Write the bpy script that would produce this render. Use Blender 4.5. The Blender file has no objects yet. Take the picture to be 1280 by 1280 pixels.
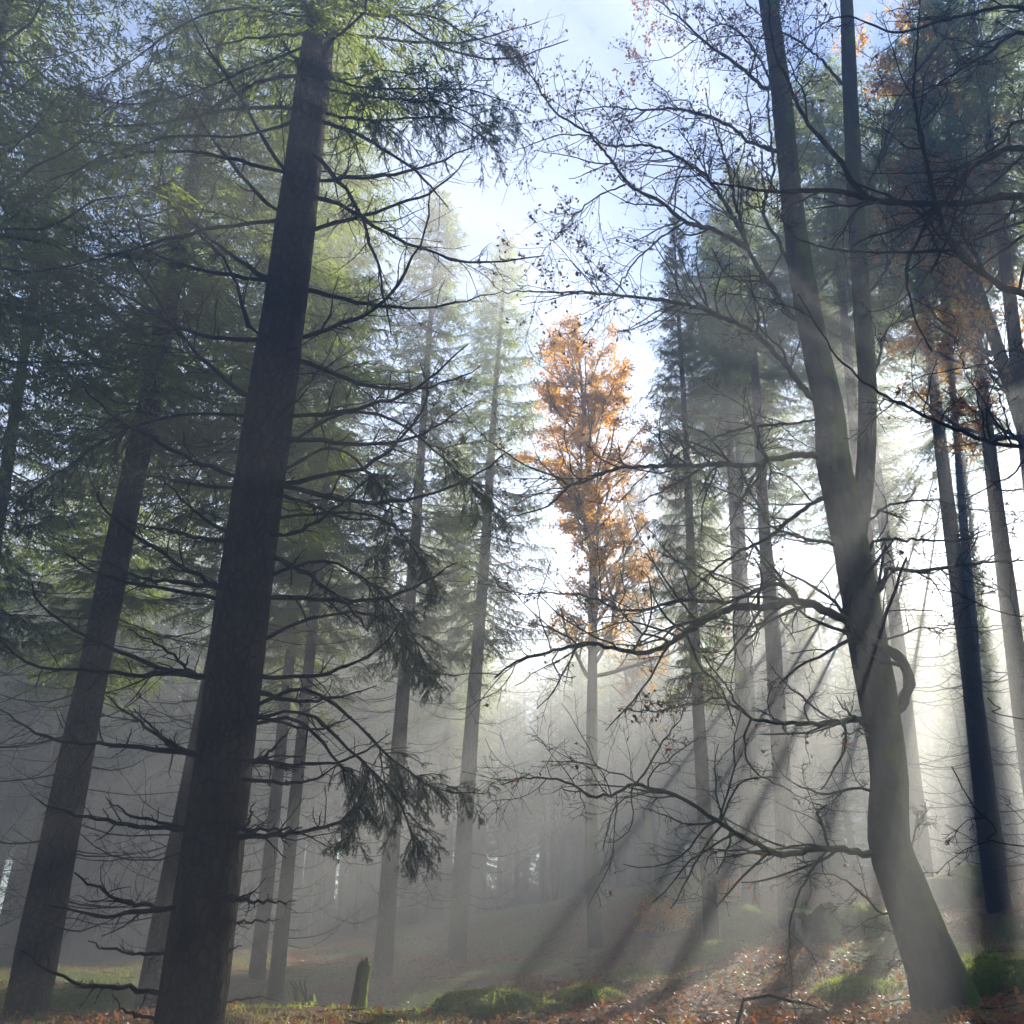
import bpy, math, numpy as np
from mathutils import Vector, Matrix

C = bpy.context.scene
COL = C.collection
RNG = np.random.default_rng(7)

# ------------------------------------------------------------------ camera
F = 1050.0                       # focal length in photo pixels (1280 wide)
PITCH = math.radians(24.0)
CP, SP = math.cos(PITCH), math.sin(PITCH)
EYE = np.array([0.0, 0.0, 1.6])
cam = bpy.data.cameras.new('camera')
cam.sensor_width = 36.0
cam.lens = F / 1280.0 * 36.0
cam.clip_end = 1000.0
cam.clip_start = 0.05
cam_o = bpy.data.objects.new('camera', cam)
cam_o.location = EYE
cam_o.rotation_euler = (math.pi / 2 + PITCH, 0, 0)
COL.objects.link(cam_o)
C.camera = cam_o


def at(px, py, Y):
    """world point seen at photo pixel (px, py), Y metres into the wood"""
    dx, dy = px - 640.0, 640.0 - py
    v = np.array([dx, F * CP - dy * SP, F * SP + dy * CP])
    return EYE + v * (Y / v[1])


# ------------------------------------------------------------------ sun, sky
sv = np.array([555.0, F * CP - 135 * SP, F * SP + 135 * CP])
sv /= np.linalg.norm(sv)
SUN_EL = math.asin(sv[2])
SUN_AZ = math.atan2(sv[0], sv[1])          # clockwise from +Y
sl = bpy.data.lights.new('sun', 'SUN')
sl.energy = 5.0
sl.angle = math.radians(0.5)
sl.color = (1.0, 0.94, 0.82)
so = bpy.data.objects.new('sun', sl)
so.rotation_euler = Vector(sv).to_track_quat('Z', 'Y').to_euler()
so.location = (20, 40, 60)
COL.objects.link(so)

W = bpy.data.worlds.new('World')
C.world = W
W.use_nodes = True
wn = W.node_tree
wn.nodes.clear()
sky = wn.nodes.new('ShaderNodeTexSky')
sky.sky_type = 'NISHITA'
sky.sun_disc = False
sky.sun_elevation = SUN_EL
sky.sun_rotation = SUN_AZ
sky.air_density = 1.0
sky.dust_density = 0.05
sky.ozone_density = 5.0
sky.altitude = 3000.0
bg = wn.nodes.new('ShaderNodeBackground')
bg.inputs['Strength'].default_value = 0.075
wo = wn.nodes.new('ShaderNodeOutputWorld')
wn.links.new(sky.outputs[0], bg.inputs[0])
wn.links.new(bg.outputs[0], wo.inputs[0])

C.view_settings.view_transform = 'Standard'
C.view_settings.look = 'None'
C.view_settings.exposure = 2.5
C.view_settings.gamma = 1.0
C.render.engine = 'CYCLES'
cy = C.cycles
cy.max_bounces = 5
cy.diffuse_bounces = 2
cy.glossy_bounces = 1
cy.transmission_bounces = 2
cy.transparent_max_bounces = 4
cy.volume_bounces = 0
cy.caustics_reflective = False
cy.caustics_refractive = False
cy.use_denoising = True
cy.sample_clamp_indirect = 6.0
C.render.use_persistent_data = False


# ------------------------------------------------------------------ materials
def mat(name, c1, c2, scale=6.0, rough=0.85, bump=0.0, stretch=1.0, trans=None, tfac=0.5, vary=0.0,
        bscale=None, spec=0.2):
    m = bpy.data.materials.new(name)
    m.use_nodes = True
    nt = m.node_tree
    nt.nodes.clear()
    N = nt.nodes.new
    L = nt.links.new
    out = N('ShaderNodeOutputMaterial')
    p = N('ShaderNodeBsdfPrincipled')
    p.inputs['Roughness'].default_value = rough
    p.inputs['Specular IOR Level'].default_value = spec
    tc = N('ShaderNodeTexCoord')
    mp = N('ShaderNodeMapping')
    mp.inputs['Scale'].default_value = (1, 1, stretch)
    L(tc.outputs['Object'], mp.inputs[0])
    nz = N('ShaderNodeTexNoise')
    nz.inputs['Scale'].default_value = scale
    nz.inputs['Detail'].default_value = 5
    nz.inputs['Roughness'].default_value = 0.65
    L(mp.outputs[0], nz.inputs['Vector'])
    rp = N('ShaderNodeValToRGB')
    rp.color_ramp.elements[0].position = 0.33
    rp.color_ramp.elements[1].position = 0.67
    rp.color_ramp.elements[0].color = (*c1, 1)
    rp.color_ramp.elements[1].color = (*c2, 1)
    L(nz.outputs['Fac'], rp.inputs[0])
    col = rp.outputs[0]
    if vary:
        oi = N('ShaderNodeObjectInfo')
        hs = N('ShaderNodeHueSaturation')
        mr = N('ShaderNodeMapRange')
        mr.inputs[3].default_value = 1 - vary
        mr.inputs[4].default_value = 1 + vary
        L(oi.outputs['Random'], mr.inputs[0])
        L(mr.outputs[0], hs.inputs['Value'])
        L(col, hs.inputs['Color'])
        col = hs.outputs[0]
    L(col, p.inputs['Base Color'])
    if bump:
        bz = N('ShaderNodeTexNoise')
        bz.inputs['Scale'].default_value = bscale or scale * 4
        bz.inputs['Detail'].default_value = 6
        L(mp.outputs[0], bz.inputs['Vector'])
        bp = N('ShaderNodeBump')
        bp.inputs['Strength'].default_value = bump
        bp.inputs['Distance'].default_value = 0.022
        L(bz.outputs['Fac'], bp.inputs['Height'])
        L(bp.outputs[0], p.inputs['Normal'])
    sh = p.outputs[0]
    if trans is not None:
        tr = N('ShaderNodeBsdfTranslucent')
        if isinstance(trans, tuple) and len(trans) == 3:
            tr.inputs[0].default_value = (*trans, 1)
        mx = N('ShaderNodeMixShader')
        mx.inputs[0].default_value = tfac
        L(sh, mx.inputs[1])
        L(tr.outputs[0], mx.inputs[2])
        sh = mx.outputs[0]
    L(sh, out.inputs['Surface'])
    m['c'] = 1
    return m


def add_plates(m, scale, stretch, dist=0.03, strength=1.0):
    nt = m.node_tree
    N, L = nt.nodes.new, nt.links.new
    p = [n for n in nt.nodes if n.type == 'BSDF_PRINCIPLED'][0]
    tc = [n for n in nt.nodes if n.type == 'TEX_COORD'][0]
    mp = N('ShaderNodeMapping')
    mp.inputs['Scale'].default_value = (1, 1, stretch)
    wz = N('ShaderNodeTexNoise')
    wz.inputs['Scale'].default_value = 9
    wz.inputs['Detail'].default_value = 5
    L(tc.outputs['Object'], wz.inputs['Vector'])
    ad = N('ShaderNodeVectorMath')
    ad.operation = 'MULTIPLY_ADD'
    ad.inputs[1].default_value = (0.12, 0.12, 0.12)
    L(wz.outputs['Color'], ad.inputs[0])
    L(tc.outputs['Object'], ad.inputs[2])
    L(ad.outputs[0], mp.inputs[0])
    vo = N('ShaderNodeTexVoronoi')
    vo.feature = 'DISTANCE_TO_EDGE'
    vo.inputs['Scale'].default_value = scale
    L(mp.outputs[0], vo.inputs['Vector'])
    cr = N('ShaderNodeValToRGB')
    cr.color_ramp.elements[0].position = 0.0
    cr.color_ramp.elements[1].position = 0.16
    cr.color_ramp.elements[0].color = (0.25, 0.25, 0.25, 1)
    L(vo.outputs[0], cr.inputs[0])
    src = p.inputs['Base Color'].links[0].from_socket
    mx = N('ShaderNodeMix')
    mx.data_type = 'RGBA'
    mx.blend_type = 'MULTIPLY'
    mx.inputs[0].default_value = 0.85
    L(src, mx.inputs[6])
    L(cr.outputs[0], mx.inputs[7])
    L(mx.outputs[2], p.inputs['Base Color'])
    bp = N('ShaderNodeBump')
    bp.inputs['Strength'].default_value = strength
    bp.inputs['Distance'].default_value = dist
    L(cr.outputs[0], bp.inputs['Height'])
    old = p.inputs['Normal'].links[0].from_socket
    L(old, bp.inputs['Normal'])
    L(bp.outputs[0], p.inputs['Normal'])


M_bark = mat('spruce_bark', (0.012, 0.009, 0.007), (0.052, 0.040, 0.031), 9, 0.95, 0.9, 0.28, bscale=26, spec=0.04)
add_plates(M_bark, 13, 0.45)
M_twig = mat('dead_twig', (0.012, 0.010, 0.008), (0.034, 0.027, 0.022), 8, 0.95, spec=0.04)
M_needle = mat('needles', (0.022, 0.045, 0.018), (0.045, 0.075, 0.024), 2.2, 0.6,
               trans=(0.30, 0.38, 0.04), tfac=0.40, vary=0.25)
M_needle_near = mat('near_needles', (0.028, 0.050, 0.022), (0.05, 0.08, 0.03), 5, 0.6,
                    trans=(0.12, 0.18, 0.04), tfac=0.3)
M_orange = mat('autumn_leaf', (0.40, 0.17, 0.010), (0.56, 0.31, 0.02), 1.6, 0.6,
               trans=(0.74, 0.36, 0.012), tfac=0.55)
M_brown = mat('withered_leaf', (0.10, 0.035, 0.014), (0.22, 0.08, 0.025), 2.5, 0.6,
              trans=(0.40, 0.12, 0.03), tfac=0.35)
M_litter = mat('litter_leaf', (0.10, 0.036, 0.02), (0.30, 0.13, 0.055), 14, 0.55,
               trans=(0.40, 0.15, 0.04), tfac=0.3, spec=0.3)
M_grass = mat('grass_blade', (0.07, 0.11, 0.02), (0.17, 0.19, 0.04), 3, 0.6,
              trans=(0.36, 0.42, 0.06), tfac=0.5)
M_moss = mat('moss', (0.05, 0.075, 0.015), (0.14, 0.17, 0.03), 16, 0.95, 0.9, bscale=60,
             trans=(0.20, 0.26, 0.04), tfac=0.25)
M_wood = mat('rotten_wood', (0.035, 0.026, 0.019), (0.12, 0.085, 0.06), 12, 0.9, 0.8, 0.3, bscale=30)
M_pale = mat('bare_wood', (0.30, 0.26, 0.21), (0.50, 0.45, 0.38), 12, 0.85)


def mossy_bark(name, dark, light, mosscol, amount):
    m = mat(name, dark, light, 5, 0.95, 0.7, 0.5, bscale=22, spec=0.05)
    nt = m.node_tree
    N, L = nt.nodes.new, nt.links.new
    p = [n for n in nt.nodes if n.type == 'BSDF_PRINCIPLED'][0]
    src = p.inputs['Base Color'].links[0].from_socket
    tc = [n for n in nt.nodes if n.type == 'TEX_COORD'][0]
    nz = N('ShaderNodeTexNoise')
    nz.inputs['Scale'].default_value = 2.6
    nz.inputs['Detail'].default_value = 6
    L(tc.outputs['Object'], nz.inputs['Vector'])
    ge = N('ShaderNodeNewGeometry')
    dp = N('ShaderNodeVectorMath')
    dp.operation = 'DOT_PRODUCT'
    dp.inputs[1].default_value = (0.75, 0.2, 0.62)     # moss on the weather side
    L(ge.outputs['Normal'], dp.inputs[0])
    ad = N('ShaderNodeMath')
    ad.operation = 'MULTIPLY_ADD'
    ad.inputs[1].default_value = 0.32
    L(dp.outputs['Value'], ad.inputs[0])
    L(nz.outputs['Fac'], ad.inputs[2])
    rp = N('ShaderNodeValToRGB')
    rp.color_ramp.elements[0].position = 0.62 - amount
    rp.color_ramp.elements[1].position = 0.74 - amount
    L(ad.outputs[0], rp.inputs[0])
    mx = N('ShaderNodeMix')
    mx.data_type = 'RGBA'
    L(rp.outputs[0], mx.inputs[0])
    L(src, mx.inputs[6])
    mx.inputs[7].default_value = (*mosscol, 1)
    L(mx.outputs[2], p.inputs['Base Color'])
    return m


M_beech = mossy_bark('beech_bark', (0.013, 0.012, 0.010), (0.070, 0.066, 0.057), (0.07, 0.11, 0.02), 0.15)
M_stump = mossy_bark('stump_bark', (0.035, 0.026, 0.019), (0.11, 0.08, 0.055), (0.12, 0.16, 0.03), 0.20)


def ground_material():
    m = bpy.data.materials.new('forest_floor')
    m.use_nodes = True
    nt = m.node_tree
    N, L = nt.nodes.new, nt.links.new
    p = nt.nodes['Principled BSDF']
    p.inputs['Roughness'].default_value = 0.85
    p.inputs['Specular IOR Level'].default_value = 0.15
    tc = N('ShaderNodeTexCoord')
    n1 = N('ShaderNodeTexNoise'); n1.inputs['Scale'].default_value = 0.42; n1.inputs['Detail'].default_value = 7
    n1.inputs['Roughness'].default_value = 0.62
    n2 = N('ShaderNodeTexVoronoi'); n2.inputs['Scale'].default_value = 22
    n3 = N('ShaderNodeTexNoise'); n3.inputs['Scale'].default_value = 30; n3.inputs['Detail'].default_value = 4
    for n in (n1, n2, n3):
        L(tc.outputs['Object'], n.inputs['Vector'])
    r2 = N('ShaderNodeValToRGB')
    e = r2.color_ramp.elements
    e[0].color = (0.035, 0.016, 0.012, 1); e[1].color = (0.17, 0.075, 0.042, 1)
    L(n2.outputs['Color'], r2.inputs[0])
    r3 = N('ShaderNodeValToRGB')
    e = r3.color_ramp.elements
    e[0].color = (0.03, 0.045, 0.012, 1); e[1].color = (0.11, 0.13, 0.03, 1)
    e[0].position = 0.3; e[1].position = 0.7
    L(n3.outputs['Fac'], r3.inputs[0])
    r1 = N('ShaderNodeValToRGB')
    r1.color_ramp.elements[0].position = 0.47
    r1.color_ramp.elements[1].position = 0.56
    L(n1.outputs['Fac'], r1.inputs[0])
    mx = N('ShaderNodeMix'); mx.data_type = 'RGBA'
    L(r1.outputs[0], mx.inputs[0]); L(r2.outputs[0], mx.inputs[6]); L(r3.outputs[0], mx.inputs[7])
    L(mx.outputs[2], p.inputs['Base Color'])
    bp = N('ShaderNodeBump'); bp.inputs['Strength'].default_value = 0.9; bp.inputs['Distance'].default_value = 0.05
    L(n3.outputs['Fac'], bp.inputs['Height'])
    L(bp.outputs[0], p.inputs['Normal'])
    return m


# ------------------------------------------------------------------ mesh helpers
def norm(v):
    return v / np.maximum(np.linalg.norm(v, axis=-1, keepdims=True), 1e-9)


class Geo:
    def __init__(s):
        s.v, s.f, s.m, s.n = [], [], [], 0

    def add(s, v, f, mi=0):
        v = np.asarray(v, dtype=np.float32).reshape(-1, 3)
        f = np.asarray(f, dtype=np.int32).reshape(-1, 3)
        s.v.append(v)
        s.f.append(f + s.n)
        s.m.append(np.full(len(f), mi, dtype=np.int32))
        s.n += len(v)

    def mesh(s, name, mats, smooth=True):
        v = np.concatenate(s.v)
        f = np.concatenate(s.f)
        mi = np.concatenate(s.m)
        me = bpy.data.meshes.new(name)
        me.vertices.add(len(v))
        me.vertices.foreach_set('co', v.ravel())
        me.loops.add(len(f) * 3)
        me.loops.foreach_set('vertex_index', f.ravel())
        me.polygons.add(len(f))
        me.polygons.foreach_set('loop_start', np.arange(len(f), dtype=np.int32) * 3)
        me.polygons.foreach_set('material_index', mi)
        me.polygons.foreach_set('use_smooth', np.full(len(f), smooth))
        for x in mats:
            me.materials.append(x)
        me.update(calc_edges=True)
        return me


def tubes(g, P, R, k=4, mi=0):
    """P (B,n,3), R (B,n): a batch of tapered tubes"""
    P = np.asarray(P, float)
    R = np.asarray(R, float)
    if P.ndim == 2:
        P, R = P[None], R[None]
    B, n, _ = P.shape
    T = np.empty_like(P)
    T[:, 1:-1] = P[:, 2:] - P[:, :-2]
    T[:, 0] = P[:, 1] - P[:, 0]
    T[:, -1] = P[:, -1] - P[:, -2]
    T = norm(T)
    mean = norm(P[:, -1] - P[:, 0])
    ref = np.where(np.abs(mean[:, 2:3]) > 0.75, np.array([[1.0, 0.13, 0]]), np.array([[0.05, 0.02, 1.0]]))
    ref = np.broadcast_to(ref[:, None, :], T.shape)
    U = norm(np.cross(T, ref))
    V = np.cross(T, U)
    a = np.arange(k) * 2 * math.pi / k
    ring = P[:, :, None, :] + R[:, :, None, None] * (
        np.cos(a)[None, None, :, None] * U[:, :, None, :] + np.sin(a)[None, None, :, None] * V[:, :, None, :])
    v = ring.reshape(-1, 3)
    b = np.arange(B)[:, None, None] * n * k
    i = np.arange(n - 1)[None, :, None] * k
    j = np.arange(k)[None, None, :]
    j2 = (j + 1) % k
    q00 = b + i + j
    q01 = b + i + j2
    q10 = q00 + k
    q11 = q01 + k
    f = np.concatenate([np.stack([q00, q11, q01], -1).reshape(-1, 3), np.stack([q00, q10, q11], -1).reshape(-1, 3)])
    g.add(v, f, mi)


def blades(g, p, d, l, w, mi=0, rng=RNG, mid=0.45, bend=0.0):
    """diamond-shaped blades: start p, direction d, length l, width w"""
    n = len(p)
    s = norm(np.cross(d, rng.normal(size=(n, 3))))
    l = np.broadcast_to(np.asarray(l, float).reshape(-1, 1), (n, 1))
    w = np.broadcast_to(np.asarray(w, float).reshape(-1, 1), (n, 1))
    m = p + d * l * mid
    tip = p + d * l
    if bend:
        tip = tip + np.cross(d, s) * l * bend * rng.normal(size=(n, 1))
    v = np.stack([p, m + s * w * 0.5, tip, m - s * w * 0.5], 1)
    o = np.arange(n)[:, None] * 4
    f = np.concatenate([o + np.array([[0, 1, 3]]), o + np.array([[1, 2, 3]])])
    g.add(v, f, mi)


def resample(pts, n):
    """Catmull-Rom through pts, n points spread by arc length"""
    P = np.asarray(pts, float)
    Q = np.concatenate([[2 * P[0] - P[1]], P, [2 * P[-1] - P[-2]]])
    out = []
    for i in range(len(P) - 1):
        a, b, c, d = Q[i:i + 4]
        for t in np.linspace(0, 1, 8, endpoint=False):
            out.append(0.5 * ((2 * b) + (-a + c) * t + (2 * a - 5 * b + 4 * c - d) * t * t + (-a + 3 * b - 3 * c + d) * t ** 3))
    out.append(P[-1])
    out = np.array(out)
    s = np.concatenate([[0], np.cumsum(np.linalg.norm(np.diff(out, axis=0), axis=1))])
    u = np.linspace(0, s[-1], n)
    return np.stack([np.interp(u, s, out[:, k]) for k in range(3)], 1)


def children(P, R, m, rng, lenf=(0.2, 0.5), ang=(35, 65), flat=0.6, grav=0.0, n=6, wig=0.22, t0=0.15, rmin=0.0022,
             rf=0.55, lmax=9.0, lmin=0.0, bias=None):
    """m side twigs on every polyline of the batch"""
    B, n0, _ = P.shape
    t = t0 + (0.99 - t0) * rng.random((B, m))
    x = t * (n0 - 1)
    i = np.minimum(x.astype(int), n0 - 2)
    fr = (x - i)[..., None]
    bi = np.arange(B)[:, None]
    pos = P[bi, i] * (1 - fr) + P[bi, i + 1] * fr
    tan = norm(P[bi, i + 1] - P[bi, i])
    rad = R[bi, i] * (1 - fr[..., 0]) + R[bi, i + 1] * fr[..., 0]
    plen = np.linalg.norm(np.diff(P, axis=1), axis=2).sum(1)[:, None]
    rv = rng.normal(size=(B, m, 3))
    rv[..., 2] *= flat
    if bias is not None:
        rv = rv + np.asarray(bias)
    perp = norm(rv - (rv * tan).sum(-1, keepdims=True) * tan)
    a = np.radians(ang[0] + (ang[1] - ang[0]) * rng.random((B, m)))[..., None]
    d = np.cos(a) * tan + np.sin(a) * perp
    Ln = np.clip(plen * (lenf[0] + (lenf[1] - lenf[0]) * rng.random((B, m))) * (1.1 - 0.55 * t), lmin, lmax)
    Q = np.empty((B, m, n, 3))
    Q[:, :, 0] = pos
    for k in range(1, n):
        d = norm(d + rng.normal(size=d.shape) * wig + np.array([0, 0, grav]))
        Q[:, :, k] = Q[:, :, k - 1] + d * (Ln / (n - 1))[..., None]
    r0 = np.maximum(rad * rf, rmin)
    RR = r0[..., None] * np.linspace(1, 0.35, n) ** 0.8
    RR = np.maximum(RR, rmin * 0.75)
    return Q.reshape(B * m, n, 3), RR.reshape(B * m, n)


def wiggle(P, amp, rng, keep=1):
    n = len(P)
    w = rng.normal(size=(n, 3)) * amp
    w[:keep] = 0
    return P + w


# value noise ---------------------------------------------------------------
_G = np.random.default_rng(3).random((256, 256))


def vnoise(x, y):
    xi, yi = np.floor(x).astype(int), np.floor(y).astype(int)
    fx, fy = x - xi, y - yi
    fx, fy = fx * fx * (3 - 2 * fx), fy * fy * (3 - 2 * fy)
    h = lambda a, b: _G[a % 256, b % 256]
    return (h(xi, yi) * (1 - fx) + h(xi + 1, yi) * fx) * (1 - fy) + (h(xi, yi + 1) * (1 - fx) + h(xi + 1, yi + 1) * fx) * fy


def fbm(x, y, o=4):
    s, a = 0, 0.5
    for k in range(o):
        s = s + a * (vnoise(x * 2 ** k + 17 * k, y * 2 ** k + 31 * k) - 0.5)
        a *= 0.5
    return s


# ------------------------------------------------------------------ terrain
ctrl = [at(*q) for q in [
    (600, 1285, 10), (460, 1272, 12), (445, 1268, 11.5), (575, 1202, 20), (480, 1222, 18), (345, 1242, 17.5),
    (640, 1190, 22), (740, 1160, 22), (800, 1112, 26), (900, 1096, 28), (1200, 1098, 24), (1280, 1080, 22),
    (885, 1205, 16), (1000, 1180, 15), (1100, 1150, 16), (1190, 1266, 9), (1280, 1262, 8.5), (950, 1285, 9.5),
    (1250, 1180, 13), (1080, 1230, 11), (750, 1262, 11), (300, 1266, 11), (100, 1272, 11), (30, 1288, 10.5),
    (60, 1240, 15), (230, 1290, 8.5), (640, 1240, 14), (400, 1290, 15), (300, 1285, 16), (500, 1275, 15)]]
ctrl += [np.array(q, float) for q in [
    (0, 0, 0), (-8, 0, 0), (8, 0, 0.5), (0, -20, 0), (-20, -20, -.4), (25, -20, 1.0), (-25, 15, -0.6), (-20, 30, -1.2),
    (0, 45, 0.2), (-40, 45, -2), (20, 45, 2.6), (45, 40, 3.0), (40, 10, 2.0), (30, 25, 2.6), (-45, 0, -1.5), (45, -30, 2), (-45, -40, -1),
    (0, 75, 1.5), (40, 75, 3.2), (-40, 75, -1), (80, 60, 3.5), (-80, 60, -2), (80, -40, 2), (-80, -40, -2)]]
ctrl = np.array(ctrl)
_c2 = 2.5 ** 2


def _phi(A, Bq):
    return np.sqrt(((A[:, None, :] - Bq[None, :, :]) ** 2).sum(-1) + _c2)


_K = np.zeros((len(ctrl) + 3, len(ctrl) + 3))
_K[:-3, :-3] = _phi(ctrl[:, :2], ctrl[:, :2]) - 0.02 * np.eye(len(ctrl))
_Pm = np.c_[np.ones(len(ctrl)), ctrl[:, :2]]
_K[:-3, -3:] = _Pm
_K[-3:, :-3] = _Pm.T
_w = np.linalg.solve(_K, np.r_[ctrl[:, 2], 0, 0, 0])


def gz(x, y):
    x = np.asarray(x, float)
    y = np.asarray(y, float)
    sh = np.broadcast(x, y).shape
    q = np.c_[np.broadcast_to(x, sh).ravel(), np.broadcast_to(y, sh).ravel()]
    out = np.empty(len(q))
    for s in range(0, len(q), 20000):
        k = q[s:s + 20000]
        cl = np.clip(k, -80, 80)
        out[s:s + 20000] = _phi(cl, ctrl[:, :2]) @ _w[:-3] + np.c_[np.ones(len(k)), cl] @ _w[-3:]
    out += 0.42 * fbm(q[:, 0] * 0.45, q[:, 1] * 0.45, 5) + 0.10 * fbm(q[:, 0] * 2.3, q[:, 1] * 2.3, 3)
    return out.reshape(sh)


def axis(parts):
    return np.unique(np.concatenate([np.arange(a, b, s) for a, b, s in parts] + [[parts[-1][1]]]))


gx = axis([(-94, -40, 6), (-40, -16, 1.0), (-16, 18, 0.14), (18, 40, 1.0), (40, 94, 6)])
gy = axis([(-60, -6, 4), (-6, 6, 0.8), (6, 30, 0.14), (30, 60, 1.0), (60, 90, 5)])
XX, YY = np.meshgrid(gx, gy, indexing='ij')
ZZ = gz(XX, YY)
g = Geo()
nx, ny = len(gx), len(gy)
ii, jj = np.meshgrid(np.arange(nx - 1), np.arange(ny - 1), indexing='ij')
a = (ii * ny + jj).ravel()
g.add(np.stack([XX, YY, ZZ], -1), np.concatenate([np.c_[a, a + ny, a + ny + 1], np.c_[a, a + ny + 1, a + 1]]))
go = bpy.data.objects.new('ground', g.mesh('ground', [ground_material()]))
go['kind'] = 'structure'
COL.objects.link(go)
GMIN = float(ZZ.min())

# ------------------------------------------------------------------ things
def tag(o, label, cat, group=None, kind=None):
    o['label'] = label
    o['category'] = cat
    if group:
        o['group'] = group
    if kind:
        o['kind'] = kind
    return o


def empty(name, loc, label, cat, group=None):
    o = bpy.data.objects.new(name, None)
    o.empty_display_size = 0.2
    o.location = loc
    COL.objects.link(o)
    return tag(o, label, cat, group)


def part(name, me, parent, loc=(0, 0, 0), label=None):
    o = bpy.data.objects.new(name, me)
    o.parent = parent
    o.location = loc
    if label:
        o['label'] = label
    COL.objects.link(o)
    return o


def trunk_geo(g, P, R, k=20, rng=RNG, rough=0.06, flare=0.0, mi=0, lump=1.0):
    """trunk with an uneven skin and root flare, P local"""
    n = len(P)
    T = norm(np.gradient(P, axis=0))
    ref = np.array([1.0, 0.1, 0])
    U = norm(np.cross(T, np.broadcast_to(ref, T.shape)))
    V = np.cross(T, U)
    aa = np.arange(k) * 2 * math.pi / k
    s = np.r_[0, np.cumsum(np.linalg.norm(np.diff(P, axis=0), axis=1))]
    ph = rng.random(6) * 6.28
    rr = np.ones((n, k))
    h = s[:, None]
    rr += rough * lump * (np.sin(2 * aa + ph[0] + h * 0.7) * 0.6 + np.sin(3 * aa + ph[1] - h * 1.1) * 0.5 + 0.4 * np.sin(h * 2.3 + ph[4]))
    rr += rng.normal(size=(n, k)) * rough * 0.3
    if flare:
        nb = 5
        rr += flare * np.exp(-h / 0.28) * (0.55 + 0.45 * np.cos(nb * aa + ph[2]))
    v = P[:, None] + (R[:, None] * rr)[..., None] * (np.cos(aa)[None, :, None] * U[:, None] + np.sin(aa)[None, :, None] * V[:, None])
    i = np.arange(n - 1)[:, None] * k
    j = np.arange(k)[None]
    j2 = (j + 1) % k
    q00, q01 = i + j, i + j2
    q10, q11 = q00 + k, q01 + k
    g.add(v, np.concatenate([np.stack([q00, q11, q01], -1).reshape(-1, 3), np.stack([q00, q10, q11], -1).reshape(-1, 3)]), mi)
    # cap
    c = g.n
    g.add(np.r_[v[-1], [P[-1]]], np.stack([np.arange(k), np.full(k, k), (np.arange(k) + 1) % k], 1), mi)


def dead_limbs(z0, z1, n, rng, L=(0.8, 2.0), r=0.009, r_at=0.16):
    """bare dead limbs round a spruce trunk: droop, then turn up"""
    z = z0 + (z1 - z0) * rng.random(n)
    az = rng.random(n) * 6.283
    Ln = L[0] + (L[1] - L[0]) * rng.random(n)
    s = np.linspace(0, 1, 9)
    sag = (0.10 + 0.25 * rng.random(n))
    up = (0.15 + 0.4 * rng.random(n))
    out = Ln[:, None] * s
    dz = Ln[:, None] * (-sag[:, None] * s * 1.6 + (sag + up)[:, None] * s ** 2.2)
    bend = rng.normal(size=n)[:, None] * 0.12 * s ** 2 * Ln[:, None]
    ca, sa = np.cos(az)[:, None], np.sin(az)[:, None]
    rad = r_at * 0.7 + out
    P = np.stack([rad * ca - bend * sa, rad * sa + bend * ca, z[:, None] + dz], -1)
    P += rng.normal(size=P.shape) * 0.012
    R = r * (0.7 + 0.6 * rng.random(n))[:, None] * np.linspace(1.25, 0.35, 9)[None]
    return P, R


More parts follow.
